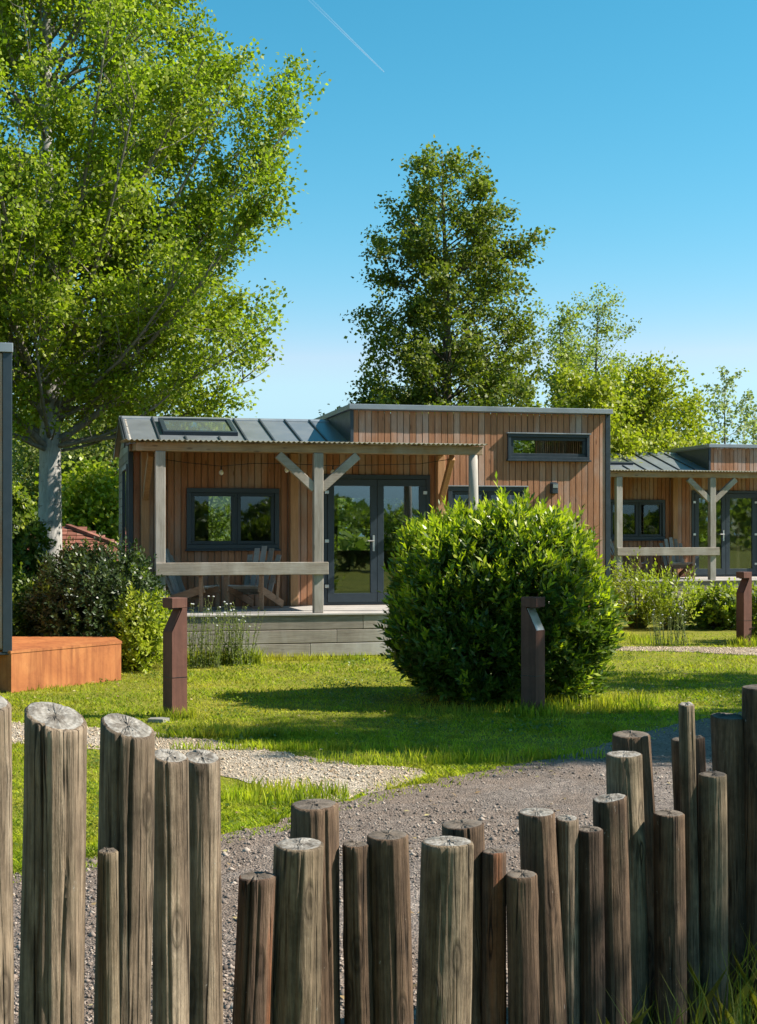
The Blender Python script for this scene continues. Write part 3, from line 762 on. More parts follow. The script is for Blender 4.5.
    for (p,q) in (((x0-.012,v0,zr(v0)-.045),(x0-.012,mid,RZ-.045)),((x0-.012,v1,zr(v1)-.045),(x0-.012,mid,RZ-.045))): vb.bar(p,q,.02,.11)
    vb.build('verge_trim',M['seam'],roof)
    # skylight
    sa,sb=-2.25,-1.02; q0,q1=WV+.50,WV+1.62
    ang=math.atan(sl); T=Matrix.Translation((0,q0,zr(q0)+.0))@Matrix.Rotation(ang,4,'X'); Ls=(q1-q0)/math.cos(ang)
    sk=MB()
    for (a,b_,c,d) in ((sa,sb,0,.09),(sa,sb,Ls-.09,Ls),(sa,sa+.08,.09,Ls-.09),(sb-.08,sb,.09,Ls-.09)): sk.box(a,b_,c,d,-.02,.07,T,.006)
    so=sk.build('skylight',M['anth'],root); MB().box(sa+.075,sb-.075,.085,Ls-.085,.03,.045,T).build('pane',M['skyglass'],so)
    # tall box: side, flat roof, coping
    bs=MB(); bs.box(UB-.03,UB-.001,WV+.01,WV+HD,LZ-.1,BZ-.012); bs.build('side_cladding',M['anth'],root)
    MB().box(UB+.001,UR-.001,WV+.09,WV+HD,BZ-.16,BZ-.06).build('flat_roof',M['seam'],root)
    cp=MB(); t=.085
    cp.box(UB-.07,UR+.045,WV-.125,WV+.12,BZ,BZ+t,None,.006); cp.box(UB-.07,UB+.12,WV+.121,WV+HD+.05,BZ,BZ+t,None,.006); cp.box(UR-.12,UR+.045,WV+.121,WV+HD+.05,BZ,BZ+t,None,.006)
    cp.box(UB+.121,UR-.121,WV+HD-.12,WV+HD+.05,BZ,BZ+t,None,.006)
    cp.build('coping',M['coping'],root)
    # windows and doors
    make_window(root,*WIN[:2],WIN[2],WIN[3],split=-1.12)
    make_window(root,*SMALL,proud=.06,topwhite=True,w=.05)
    make_window(root,*LOW,split=3.11,topwhite=True)
    u0,u1,z0,z1=DOOR; f=.075
    dj=MB(); dj.box(u0,u1,WV-.05,WV+.09,z1-f,z1,None,.004); dj.box(u0,u0+f,WV-.05,WV+.09,z0,z1-f,None,.004); dj.box(u1-f,u1,WV-.05,WV+.09,z0,z1-f,None,.004); dj.box(u0+f,u1-f,WV-.045,WV+.09,z0,z0+.035)
    dj.build('door_frame',M['anth'],root)
    mu=(u0+u1)/2
    for k,(a,b_) in enumerate(((u0+f+.003,mu-.003),(mu+.003,u1-f-.003))):
        d=frame_mb(a,b_,z0+.04,z1-f-.004,WV-.062,WV-.002,.11,.15).build('door',M['anth'],root)
        MB().box(a+.1,b_-.1,WV-.037,WV-.027,z0+.18,z1-f-.108).build('pane',M['glass'],d)
        if k==0:
            h=MB(); h.box(b_-.075,b_-.04,WV-.072,WV-.0635,z0+.88,z0+1.14,None,.003); h.tube([(b_-.057,WV-.07,z0+1.05),(b_-.057,WV-.115,z0+1.05),(b_-.17,WV-.115,z0+1.05)],.011,8)
            h.build('handle',M['steel'],d)
        hx=a+.0 if k==0 else b_
        for zz in (z0+.28,z0+1.02,z1-.32): MB().box(hx-.05,hx+.02,WV-.078,WV-.0635,zz,zz+.055,None,.004).build('hinge',M['steel'],d)
    # outside lamp on the tall facade
    wl=MB(); wl.box(4.23,4.35,WV-.045,WV-.026,2.50,2.70,None,.004); wl.box(4.235,4.345,WV-.13,WV-.046,2.50,2.68,None,.012)
    wo=wl.build('wall_lamp',M['anth'],root); MB().box(4.25,4.33,WV-.136,WV-.131,2.60,2.66).build('lens',M['steel'],wo)
    return root

def make_porch():
    root=empty('porch',A,ANG); tag(root,'timber porch with Y braced grey posts and corrugated cover on the nearest cabin','porch')
    PV=.12; bt=3.17; bb=3.03
    MB().box(-2.83,2.39,PV-.05,PV+.05,bb,bt-.012,None,.006).build('front_beam',M['beam_warm'],root)
    for u in (-2.49,-.16):
        MB().box(u-.072,u+.072,PV-.07,PV+.072,DECK+.002,bb-.002,None,.008).build('post',M['timber_z'],root)
    MB().tube([(2.27,PV,DECK),(2.262,PV,1.6),(2.255,PV,2.4),(2.25,PV,bb-.001)],[.085,.08,.074,.07],14).build('post',M['timber_z'],root,True)
    for u in (-2.58,-.19,2.28):
        MB().box(u-.065,u+.065,WV-.17,WV-.035,DECK+.002,3.13,None,.008).build('rear_post',M['timber_warm'],root)
    MB().box(-2.83,2.39,WV-.165,WV-.04,3.132,3.25,None,.006).build('wall_plate',M['beam_warm'],root)
    for s in (-1,1):
        MB().bar((-.16+s*.05,PV-.0,2.50),(-.16+s*.60,PV-.0,3.0),.10,.125,(0,0,1),.006).build('brace',M['timber_x'],root)
    MB().bar((2.28,WV-.16,2.40),(2.24,WV-.95,3.05),.085,.12,(0,0,1),.006).build('brace',M['timber_warm'],root)
    MB().bar((-2.58,WV-.16,2.40),(-2.55,WV-.95,3.05),.085,.12,(0,0,1),.006).build('brace',M['timber_warm'],root)
    for u in (-2.75,-1.9,-1.05,-.2,.62,1.45,2.3):
        MB().bar((u,PV+.05,3.11),(u,WV-.17,3.19),.06,.11).build('rafter',M['timber_warm'],root)
    MB().box(-2.56,-.02,PV-.115,PV-.0725,1.225,1.41,None,.006).build('rail',M['timber_x'],root)
    # corrugated sheet
    n=int(5.42/.019); u0=-2.98; V=[];Fq=[]
    for i in range(n+1):
        u=u0+i*.019; w=.013*math.cos(2*math.pi*i*.019/.076)
        for j,(v,z) in enumerate(((-.05,3.182),(WV-.10,3.272))):
            V.append((u,v,z+w)); 
        for j,(v,z) in enumerate(((-.05,3.182),(WV-.10,3.272))):
            V.append((u,v,z+w-.0035))
    for i in range(n):
        a=i*4; b=a+4
        Fq+= [(a,b,b+1,a+1),(a+2,a+3,b+3,b+2),(a,a+2,b+2,b),(a+1,b+1,b+3,a+3)]
    np_mesh('roof_sheet',np.array(V),np.array(Fq),M['sheet'],root,smooth=True)
    return root

def make_deck():
    root=empty('deck',A,ANG); tag(root,'raised grey timber deck with three plank front of the nearest cabin','deck')
    fb=MB(); rd=random.Random(4)
    for k,(a,b) in enumerate(((.015,.205),(.215,.405),(.415,DECK-.03))):
        for (u0,u1) in ((-2.85,-.3+k*.4),(-.296+k*.4,2.5)):
            fb.box(u0,u1,-.002-rd.uniform(0,.004),.04,a,b,None,.006)
        fb.box(-2.885,-2.852,.0,WV-.06,a,b,None,.006); fb.box(2.502,2.535,.0,WV-.06,a,b,None,.006)
    fb.build('front_planks',M['timber_x'],root)
    db=MB(); v=-.03
    while v<WV-.06:
        db.box(-2.9,2.55,v,min(v+.138,WV-.045),DECK-.028,DECK+rd.uniform(-.001,.001),None,.004); v+=.144
    db.build('deck_boards',M['deckb'],root)
    return root

def make_chair(label,loc,rz):
    root=empty('garden_chair',loc,rz); tag(root,label,'chair',None)
    # faces local +x ; seat falls to the rear
    st=MB()
    for i in range(6):
        x=.30-i*.095; z=.375-i*.023; st.box(x-.042,x+.042,-.25,.25,z-.011,z+.011,Matrix.Translation((0,0,0)),.004)
    st.build('seat',M['chair'],root)
    bk=MB()
    for i in range(5):
        y0=(i-2)*.098; topz=.98-.035*(i-2)**2; y1=(i-2)*.125
        bk.bar((-.21,y0,.22),(-.52,y1,topz),.016,.085,(0,1,0),.004) if False else bk.bar((-.21,y0,.22),(-.50,y1,topz),.088,.018,(1,0,.4),.004)
    for z,x in ((.42,-.30),(.72,-.425)): bk.box(x-.035,x-.012,-.27,.27,z-.03,z+.03)
    bk.build('backrest',M['chair'],root)
    for s in (-1,1):
        MB().box(.27,.31,s*.27-.035+s*.02,s*.27+.035+s*.02,0,.545,None,.004).build('leg',M['chair_b'],root)
        MB().bar((.33,s*.262,.345),(-.62,s*.262,.05),.028,.12,(0,0,1),.004).build('rear_leg',M['chair_b'],root)
        MB().box(-.42,.36,s*.32-.07,s*.32+.07,.547,.569,None,.006).build('armrest',M['chair_b'],root)
        MB().bar((-.36,s*.30,.545),(-.33,s*.28,.14),.03,.05).build('arm_support',M['chair_b'],root)
    return root

def make_lights():
    root=empty('string_lights',A,ANG); tag(root,'dark cable of white globe bulbs hanging below the nearest porch cover','string lights')
    P=[(-2.5,WV-.8,3.0),(-2.0,WV-.8,2.93),(-1.45,WV-.8,2.88),(-.95,WV-.75,2.93),(-.42,WV-.8,2.93),(.3,WV-.9,2.90),(1.0,WV-.9,2.92),(1.7,WV-1,2.94),(2.2,WV-1,3.02)]
    MB().tube(P,.006,5).build('cable',M['black'],root)
    for i in (2,4,5):
        p=Vector(P[i]); b=MB(); 
        b.tube([p-Vector((0,0,z)) for z in (.0,.035,.06)],[.011,.013,.014],8).build('socket',M['black'],root)
        g=MB(); g.tube([p-Vector((0,0,.06+z)) for z in (0,.012,.03,.055,.075,.083)],[.014,.026,.036,.036,.02,.004],12).build('bulb',M['bulb'],root,True)
    return root

cab=make_cabin(); porch=make_porch(); deck=make_deck(); lights=make_lights()
def loc_uv(u,v,z,org=A):
    return (org[0]+u*math.cos(ANG)-v*math.sin(ANG),org[1]+u*math.sin(ANG)+v*math.cos(ANG),z+org[2])
ch1=make_chair('grey slatted garden chair at the left end of the nearest deck, facing right',loc_uv(-1.92,1.2,DECK+.001),ANG+R(-32))
ch2=copy_tree(ch1); ch2.location=loc_uv(-.98,1.35,DECK+.001); ch2.rotation_euler=(0,0,ANG+R(-122)); ch2['label']='slatted garden chair below the wide window, beside the middle porch post, facing the lawn'
for c in (ch1,ch2): c['group']='garden chairs on the decks'
# curtain behind the right-hand door leaf
cu=MB(); nseg=26
for i in range(nseg):
    a=1.72+.30*i/nseg; b=1.72+.30*(i+1)/nseg; va=WV+.16+.025*math.sin(i*1.4); vb=WV+.16+.025*math.sin((i+1)*1.4)
    cu.add([(a,va,.72),(b,vb,.72),(b,vb,2.72),(a,va,2.72)],[(0,1,2,3)])
co=cu.build('curtain',M['curtain'],None,True); co.location=A; co.rotation_euler=(0,0,ANG)
tag(co,'pale linen curtain hanging behind the right glass door leaf','curtain')
# second cabin, same build, farther right
D2=Vector((8.69,12.04,.08)); A2=tuple(Vector(A)+D2)
for o,l in ((cab,'distant tiny house on the right, partly hidden by the nearest cabin'),(porch,'porch with grey Y braced posts on the distant cabin at the right edge'),(deck,'raised deck of the distant cabin, behind the pale shrubs on the right')):
    c=copy_tree(o); c.location=A2; c['label']=l
    for x in (o,c): x['group']={'tiny_house':'tiny houses','porch':'porches of the cabins','deck':'decks of the cabins'}[o.name.split('.')[0]]
for (u,v,rz,l) in ((-.45,1.35,-95,'dark slatted garden chair beside the door of the distant cabin'),(-1.7,1.3,-35,'garden chair on the left of the distant deck, half hidden by shrubs')):
    c=copy_tree(ch1); c.location=loc_uv(u,v,DECK+.001,A2); c.rotation_euler=(0,0,ANG+R(rz)); c['label']=l

# ------------------------------------------------------------------ neighbouring cabin, left edge (its right-hand corner is in the picture)
a3=R(15.5); C3=(-4.27,16.45,0)
root=empty('tiny_house',C3,a3); tag(root,'cabin at the left edge, only its dark corner in view above the rusty box','tiny house','tiny houses')
W3=3.4
w=plank_wall(-W3,-.075,.52,3.92,[],0,seed=21); w.build('front_wall',M['plank'],root)
plank_wall(.03,3.4,.52,3.92,[],.001,seed=22,axis='v').build('end_wall',M['plank'],root)
MB().box(-W3,-.03,.002,3.4,.5,3.9).build('body',M['lining'],root)
MB().box(-.075,.03,-.035,.06,.47,3.93,None,.005).build('corner_trim',M['anth'],root)
MB().box(-W3-.05,.04,-.06,3.45,3.932,4.04,None,.006).build('coping',M['coping'],root)
MB().box(-W3,.02,-.03,.03,.44,.468,None,.004).build('base_trim',M['anth'],root)
# corten planter box
ct=MB(); H=.485
P4=[(-4.235,16.4),(-3.23,17.85),(-3.46,18.6),(-4.9,18.65),(-4.75,16.75)]
cb_=MB(); cb_.prism(P4,'z',-.05,H-.03); 
cto=empty('corten_planter',(0,0,0)); tag(cto,'low rust orange corten steel box below the left cabin corner','corten box')
cb_.build('sides',M['corten'],cto)
cen=Vector((-4.1,17.7)); P5=[tuple(cen+(Vector(p)-cen)*1.012) for p in P4]
MB().prism(P5,'z',H-.028,H).build('lid',M['corten'],cto)

# ------------------------------------------------------------------ bollard lamps
def make_bollard(label,loc,rz,h=1.2,w=.175,sunlit_slope=False):
    root=empty('bollard_light',loc,rz); tag(root,label,'bollard light','corten bollard lights')
    z=h*.715; zc=h*.915
    m=MB(); m.prism([(-w/2,-.05),(w/2,-.05),(w/2,z),(-w*.18,zc-.012),(-w*.18,zc),(-w/2,zc)],'y',-w/2,w/2)
    m.build('post',M['corten_dk'],root)
    MB().box(-w/2-.002,w/2+.004,-w/2-.002,w/2+.002,zc+.001,h,None,.004).build('cap',M['corten_dk'],root)
    MB().box(-w/2-.03,w/2+.03,-w/2-.03,w/2+.03,.0,.012,None,.003).build('foot_plate',M['corten_dk'],root)
    MB().box(-w/2-.0025,w/2+.0025,-w/2-.0025,w/2+.0025,h*.335,h*.340).build('seam',M['black'],root)
    # slope plate, bright steel painting in the sunlit glare; lamp under the cap
    p0=Vector((w/2-.004,0,z+.004)); p1=Vector((-w*.18+.004,0,zc-.012))
    MB().bar(p0+Vector((.003,0,.004)),p1+Vector((.003,0,.004)),w-.03,.004,(1,0,.6)).build('slope_plate',M['steel'] if sunlit_slope else M['corten_dk'],root)
    MB().box(-w*.10,w*.30,-w*.3,w*.3,zc-.010,zc-.0005).build('lamp',M['black'],root)
    return root
bx,by=ground_pt(175,717); make_bollard('brown steel bollard light beside the path, left of the deck, notch facing left',(bx,by,0),R(-140))
bx,by=ground_pt(533,715); make_bollard('dark bollard light standing in front of the big laurel bush',(bx,by,0),R(-38),sunlit_slope=True)
bx,by=ground_pt(744,645); make_bollard('distant bollard light by the far gravel path at the right edge',(bx,by,0),R(-150))
sx,sy=ground_pt(158,722)
sl_=MB(); sl_.prism([(-.09,-.07),(.06,-.09),(.11,.02),(.03,.08),(-.08,.06)],'z',.0,.035); so=sl_.build('stone_slab',M['stone_slab']); so.location=(sx,sy,.003)
tag(so,'small flat grey stone in the grass at the foot of the left bollard','stone')

# ------------------------------------------------------------------ low hut with clay tiles
hx,hy=-7.3,29.0
root=empty('garden_hut',(hx,hy,0),R(8)); tag(root,'low hut with red clay tile roof behind the dark hedge','hut')
MB().box(-.6,2.4,0,2.6,0,1.15).build('wall',M['timber_x'],root)
tl=MB(); RISE=.62; rd=random.Random(5)
# front slope of a hipped roof: eave along the front, short ridge at the left, hip running down to the right
for r_ in range(8):
    ya=-.3+r_*.21; za=1.22+r_*.21*.42
    xr=2.75-r_*.21*1.15
    x=-.75
    while x<xr:
        tl.bar((x+.1,ya,za+.028+rd.uniform(-.004,.004)),(x+.1,ya+.25,za+.25*.42+.004),.19,.032); x+=.2
# hip tiles and the right-hand slope behind them
for r_ in range(8):
    ya=-.3+r_*.21; xr=2.75-r_*.21*1.15; za=1.22+r_*.21*.42
    tl.bar((xr+.06,ya,za+.05),(xr-.22,ya+.23,za+.15),.15,.06)
tl.prism([(-.8,-.32),(2.8,-.32),(.9,1.38),(-.8,1.38)],'z',1.10,1.14)
for r_ in range(8):
    tl.bar((1.0+.2*(8-r_),1.38-(8-r_)*.0,1.88-.07*(8-r_)),(1.0+.2*(8-r_),2.6,1.88-.07*(8-r_)),.25,.03)
tl.bar((-.8,1.40,1.90),(1.0,1.40,1.90),.16,.06)
rf=tl.build('roof',M['tile'],root)
MB().tube([(.55,1.0,1.7),(.55,1.0,2.55)],.03,10).build('flue_pipe',M['black'],rf)

# ------------------------------------------------------------------ palisade posts
def make_post(i,pxt,pxb,wpx,ytop,Y,mat,label,sx=0.0,sy=0.0,cham=.012,cracks=(),chunk=None):
    """pxt / pxb: post axis at its top / where it leaves the picture; Y its distance"""
    w=wpx/F*Y; r=w/2
    zt=EYE-(ytop-531)/F*Y; zb=EYE-(1024-531)/F*Y
    xt=(pxt-378.5)/F*Y; xb=(pxb-378.5)/F*Y
    lean=(xt-xb)/max(.3,zt-zb); x0=xt-lean*zt
    rg=np.random.default_rng(100+i); NS=120; NR=64
    th=np.linspace(0,2*np.pi,NS,endpoint=False)
    V=[]; ph=rg.uniform(0,6.28,12)
    cr=[(rg.uniform(0,6.28) if c is None else c, rg.uniform(.35,1.0), rg.uniform(.0,.6)) for c in cracks]
    checks=[]
    for q in range(18):
        zc_=rg.uniform(.2,1)*zt; hl=rg.uniform(.08,.4); checks.append((rg.uniform(0,6.28),zc_-hl,zc_+hl,rg.uniform(.01,.04),rg.uniform(.03,.06),rg.uniform(0,6)))
    def rad(z,s=1.0):
        t=z/zt
        rr=1+.045*np.sin(th*2+ph[0]+z*.8)+.022*np.sin(3*th+ph[1]+z*2.1)+.012*np.sin(7*th+ph[2]+1.5*np.sin(z*3+ph[3]))+.008*np.sin(15*th+ph[4]+z*1.2)+.02*math.sin(z*4.2+ph[5])
        for (a,z0,z1,dep,wd,p_) in checks:
            g_=min(1,max(0,(z-z0)/.06))*min(1,max(0,(z1-z)/.06))
            if g_>0:
                aa=a+.05*math.sin(z*5+p_)+.02*math.sin(z*17+p_); da=(th-aa+np.pi)%(2*np.pi)-np.pi
                rr-=dep*g_*np.exp(-(da/wd)**2)
        rr=rr+.018*np.sin(5*th+ph[7]+z*3.3)*math.sin(z*2.3+ph[8])+.007*np.sin(23*th+ph[9]+2*math.sin(z*2+ph[10]))+.005*np.sin(37*th+ph[11]+z*5)
        rr*=(1.0+.06*(1-t))
        for k in range(3):   # knots / swellings
            zk=zt*(.35+.6*((ph[6+k]/6.28))); ak=ph[9+k]
            da=(th-ak+np.pi)%(2*np.pi)-np.pi
            rr+= .07*np.exp(-(da/.28)**2-((z-zk)/.045)**2)
        for (a,dep,z0) in cr:
            aa=a+.10*math.sin(z*2.7+ph[3])+.03*math.sin(z*11+ph[4]); da=(th-aa+np.pi)%(2*np.pi)-np.pi
            rr-= .15*dep*np.exp(-(da/.05)**2)*min(1,max(0,(t-z0)*4))
        return rr*r*s
    rings=[]
    for k in range(NR):
        t=k/(NR-1); zc=-.2+(zt+.2)*t
        rr=rad(max(zc,0)); X=rr*np.cos(th); Yv=rr*np.sin(th)
        f=max(0,(t-.55)/.45)
        Z=zc+f*f*(sx*X+sy*Yv)
        wob=.05*r*math.sin(zc*3.1+ph[1])+.03*r*math.sin(zc*7.3+ph[2])
        rings.append(np.stack([X+wob*(1-t),Yv,Z],1))
    top=rings[-1]
    c1=top.copy(); c1[:,:2]*=(1-cham/r*.35); c1[:,2]+=cham*.45
    c2=top.copy(); c2[:,:2]*=(1-cham/r); c2[:,2]=c2[:,2]+cham*.8
    rings+= [c1]
    ends=[c2]
    for s in (.7,.4,.15):
        e=top.copy(); e[:,:2]*=s*(1-cham/r); e[:,2]=zt+cham*.8+(sx*e[:,0]+sy*e[:,1])+.004*np.sin(3*th+ph[5])*s+rg.normal(0,.0024,NS); ends.append(e)
    allr=rings+ends; n=len(allr); V=np.concatenate(allr)
    V[:,0]+=lean*V[:,2]
    fs=[];mi=[]
    J=np.arange(NS); J2=(J+1)%NS
    for k in range(n-1):
        fs.append(np.stack([k*NS+J,k*NS+J2,(k+1)*NS+J2,(k+1)*NS+J],1)); mi+= [0 if k<len(rings) else 1]*NS
    V=np.concatenate([V,[[lean*zt,0,zt+cham*.8]]]); 
    Fq=np.concatenate(fs)
    cf=np.stack([(n-1)*NS+J,(n-1)*NS+J2,np.full(NS,len(V)-1),np.full(NS,len(V)-1)],1)
    me=bpy.data.meshes.new('wooden_post')
    faces=[tuple(x) for x in Fq.tolist()]+[(int(a),int(b),int(c)) for a,b,c,_ in cf]
    me.from_pydata(V.tolist(),[],faces); me.materials.append(mat); me.materials.append(M['end'] if (mat in (PG,) or i in (7,11,15,18,19,23)) else M['end_dark'])
    me.polygons.foreach_set('material_index',mi+[1]*NS); me.polygons.foreach_set('use_smooth',[True]*len(faces)); me.update()
    o=bpy.data.objects.new('wooden_post',me); COL.objects.link(o); o.location=(x0,Y,0)
    tag(o,label,'post','round timber posts of the palisade')
    return o
PG,PB,PO,PR=M['post_grey'],M['post_brown'],M['post_green'],M['post_red']
def YF(px): return 3.25+.00285*px
POSTS=[ # axis top px, axis bottom px, width px, top y, extra depth, material, label, slope x, slope y, cracks
 (-19,-17,58,702,0,PG,'thick grey post cut off by the left picture edge',-.25,.2,(None,)),
 (55.5,53,61,718,0,PG,'thickest grey post on the left, broad pale top sawn at a slant',-.30,.28,(5.3,4.4)),
 (127.5,123,53,728,.0,PG,'tall dark streaked post with slanted top, second thick post from the left',-.28,.24,(4.6,5.1)),
 (108,109,21,852,-.11,PO,'thin stub of a post in front of the second thick post, pale top',0,.05,()),
 (170,171,36,757,.03,PG,'slim grey post with pale sloping top, left one of the close pair',-.2,.2,(None,)),
 (202,204.5,38,758,.09,PG,'slim grey post half crossed by shadow, right one of the close pair',-.12,.2,()),
 (257,251,38,877,0,PR,'short red brown split post, leaning, left of the pale thick one',0,.02,(4.5,5.0,None)),
 (299.5,295,54,846,-.05,PO,'thick pale grey post with rounded rim and bright right side',0,.03,(4.75,)),
 (314.5,317,49,806,.18,PB,'tan post standing behind the thick pale grey one',0,.06,(5.4,)),
 (355.5,358.5,29,845,.06,PB,'slim brown post with one oval pale knot',0,.02,(4.6,)),
 (388,393,42,836,0,PB,'dark brown thick post with blackened top, middle of the row',0,.05,(5.6,)),
 (447.5,442,52,843,-.05,PO,'thick olive grey post with domed top, middle of the row',0,.02,()),
 (462.5,470,41,825,.17,PB,'reddish brown post with split rim behind the thick olive one',.05,.05,(4.9,)),
 (494,493,24,852,.05,PR,'narrow red brown post with ragged bark right of the thick olive one',0,.03,(None,)),
 (521.5,523.5,33,875,-.06,PB,'short dark post, lowest one right of centre',0,.02,()),
 (537,548,40,813,.10,PB,'broad flat topped post behind the short dark one',0,.03,()),
 (567,569,22,819,.05,PG,'narrow grey post with a pale knot and white top',0,.12,()),
 (590,591.5,27,830,0,PR,'medium post with dark red patches and scorched top',0,.03,(None,)),
 (609.5,614,35,799,.05,PB,'post with slanting pale top left of the cracked twin tall ones',.12,.05,(4.0,)),
 (624,632,37,755,.14,PO,'tall post split by one long crack down its front',.0,.04,(4.75,)),
 (631,649,38,735,.26,PB,'tall post with double lobed top, behind the cracked one',0,.05,(4.4,)),
 (669,670,32,814,-.02,PB,'dark flat topped post with pale right edge, left of the thin pole',0,.02,()),
 (682.5,692,23,740,.22,PB,'brown post half hidden behind the thin tall pole',0,.04,()),
 (686.5,692,17,705,.05,PO,'thinnest pole of the row, tall and pale topped',0,.1,(None,)),
 (697.5,708,15,738,.16,PR,'narrow reddish pole showing just right of the thinnest pole',0,.05,()),
 (713,714.5,29,775,0,PO,'rounded post with bluish dark top near the right edge',0,.03,()),
 (728,739,35,717,.15,PB,'tall dark post with a deep split, second from the right edge',-.05,.08,(4.9,)),
 (761,760,36,688,.05,PB,'tallest dark post cut off by the right picture edge',0,.05,(None,)),
]
for i,(pt,pb,w,yt,dy,m,l,sx_,sy_,cr) in enumerate(POSTS):
    make_post(i,pt,pb,w*.97,yt,YF((pt+pb)/2)+dy,m,l,sx_,sy_,.008 if w>45 else .005,cr)

# ------------------------------------------------------------------ shrubs and plants
bx,by=ground_pt(503,694)
shrub('laurel_bush','big round cherry laurel bush with bright young tips in front of the cabin','bush',(1.36,15.8,0),(1.06,1.04,1.03),6600,9,.118,(M['lf_laurel'],M['lf_laurel_new']),31,newfrac=.46,up=.85,aspect=.37,boxy=2.6,cz=.93,inner=.28,lump=.055,shoot_len=.165,openang=.8,holes=.24,stray=.04)
shrub('hedge_bush','dark green dense bush left of the deck, behind the steel box','bush',(-3.95,19.7,0),(.78,.8,.78),3000,8,.085,(M['lf_dark'],M['lf_climb']),32,newfrac=.12,up=.4,aspect=.5,cz=.72,lump=.09,openang=1.0)
shrub('lime_shrub','lime green leafy shrub at the left end of the deck','shrub',(-3.2,19.1,0),(.32,.4,.48),600,8,.085,(M['lf_lime'],M['lf_climb']),33,newfrac=.3,up=.5,aspect=.5,cz=.47,lump=.14,openang=1.0,stemmat=M['stem'])
shrub('ivy_shrub','tall leafy climbing shrub at the foot of the pale trunk','shrub',(-6.05,22.5,0),(.55,.6,1.2),1700,8,.12,(M['lf_climb'],M['lf_lime']),34,newfrac=.15,up=.2,aspect=.72,cz=1.25,lump=.1,openang=1.2)
shrub('low_shrub','lower pale green undergrowth below the climbing shrub, beside the left cabin','shrub',(-5.45,20.6,0),(.7,.5,.65),900,8,.09,(M['lf_climb'],M['lf_lime']),35,newfrac=.2,up=.3,aspect=.6,cz=.5,lump=.1,openang=1.1)
weed('tall_weed','tall flowering weed stems growing against the deck, right of the left bollard',(-2.38,19.5,0),34,.95,.24,41,M['lf_weed'],leaf=.075,heads=True,group='weeds by the deck')
weed('tall_weed','bushy pale weed growing against the deck planks, right hand of two',(-2.02,19.9,0),44,.85,.26,42,M['lf_weed'],leaf=.08,heads=True,group='weeds by the deck')
# shrubs along the second cabin's deck
def at(px,py): return (*ground_pt(px,py),0)
x,y,_=at(632,622)
shrub('tall_shrub','loose yellow green shrub just right of the laurel bush','shrub',(5.0,27.4,0),(.5,.5,.5),360,8,.10,(M['lf_lime'],M['lf_weed']),36,newfrac=.3,up=.9,aspect=.42,cz=.5,lump=.2,shoot_len=.26,openang=.9,stemmat=M['stem'])
shrub('rose_shrub','light green upright shrub in front of the distant rail','shrub',(5.62,27.0,0),(.36,.4,.40),230,8,.10,(M['lf_lime'],M['lf_weed']),37,newfrac=.3,up=.9,aspect=.42,cz=.42,lump=.2,shoot_len=.28,openang=.9,stemmat=M['stem'])
shrub('rounded_shrub','rounded lime shrub below the distant deck, left of the far bollard','shrub',(6.55,27.2,0),(.42,.45,.33),600,8,.11,(M['lf_climb'],M['lf_lime']),38,newfrac=.6,up=.6,aspect=.6,cz=.32,lump=.14,openang=1.0)
shrub('low_hedge','low hedge in front of the distant deck between the lime shrub and far bollard','hedge',(7.2,27.6,0),(.85,.5,.28),800,8,.10,(M['lf_climb'],M['lf_lime']),39,newfrac=.4,up=.5,aspect=.5,cz=.22,lump=.12)
shrub('edge_shrub','green shrub at the right picture edge behind the far bollard','shrub',(6.62,23.9,0),(.4,.45,.48),500,8,.09,(M['lf_climb'],M['lf_lime']),40,newfrac=.4,up=.6,aspect=.5,cz=.42,lump=.1)
weed('wild_plant','wispy flowering plant at the edge of the far path, below the shrubs',(4.75,23.2,0),34,.62,.34,43,M['lf_weed'],leaf=.06,heads=True)

# ------------------------------------------------------------------ trees
tree('poplar','tall pale barked poplar with fresh green leaves left of the cabin','tree',(-6.25,27.0),17.0,.245,
     [(4.2,1.0),(4.6,2.4),(5.1,4.3),(5.7,4.1),(6.4,3.9),(7,4.1),(8.2,4.5),(9.4,4.95),(10.6,4.4),(11.1,3.1),(12.2,2.9),(13.5,2.6),(15,1.7),(16.8,.3)],
     112,240000,.088,M['lf_poplar'],M['bk_poplar'],7,elev=48,curve=.3,spread=.14,sec=1.0,rot_noise=.2,limbmat=M['bk_limb'],clump=(.93,1.7,1.5),upbias=.55,
     extra=[((0,0,3.5),(3.0,-.4,6.6),.085),((.05,0,5),(3.8,-.3,11.0),.055),((0,0,3.6),(-2.8,.3,6.6),.09),((0,0,4.2),(4.2,-.8,5.6),.05),((0,0,6),(4.7,.3,9.8),.05)])
tree('alder','airy dark alder with a pyramid shaped crown behind the tall cabin end','tree',(1.6,34.0),11.2,.20,
     [(1.6,2.3),(2.6,2.75),(3.6,2.85),(4.6,2.75),(5.4,2.5),(6.2,2.25),(7.0,1.95),(7.8,1.85),(8.6,1.7),(9.4,1.55),(10.0,1.15),(10.6,.5)],
     120,80000,.098,M['lf_alder'],M['bk_brown'],23,elev=24,curve=-.05,spread=.11,sec=1.0,rot_noise=.15,clump=(.8,1.2,.9))
tree('birch','feathery pale green birch between the alder and the yellow green tree','tree',(6.4,42.0),8.8,.12,
     [(1.5,1.3),(3,1.7),(4.4,1.65),(5.6,1.4),(6.8,1.0),(8.6,.25)],56,22000,.085,M['lf_pale'],M['bk_brown'],14,elev=55,curve=.1,spread=.13,rot_noise=.35)
tree('young_birch','slender pointed young tree beside the alder crown','tree',(4.95,39.0),7.9,.09,
     [(1.5,.8),(3,.9),(4.6,.7),(6,.45),(7.7,.1)],40,9000,.09,M['lf_pale'],M['bk_brown'],15,elev=50,curve=.1,spread=.12,rot_noise=.4)
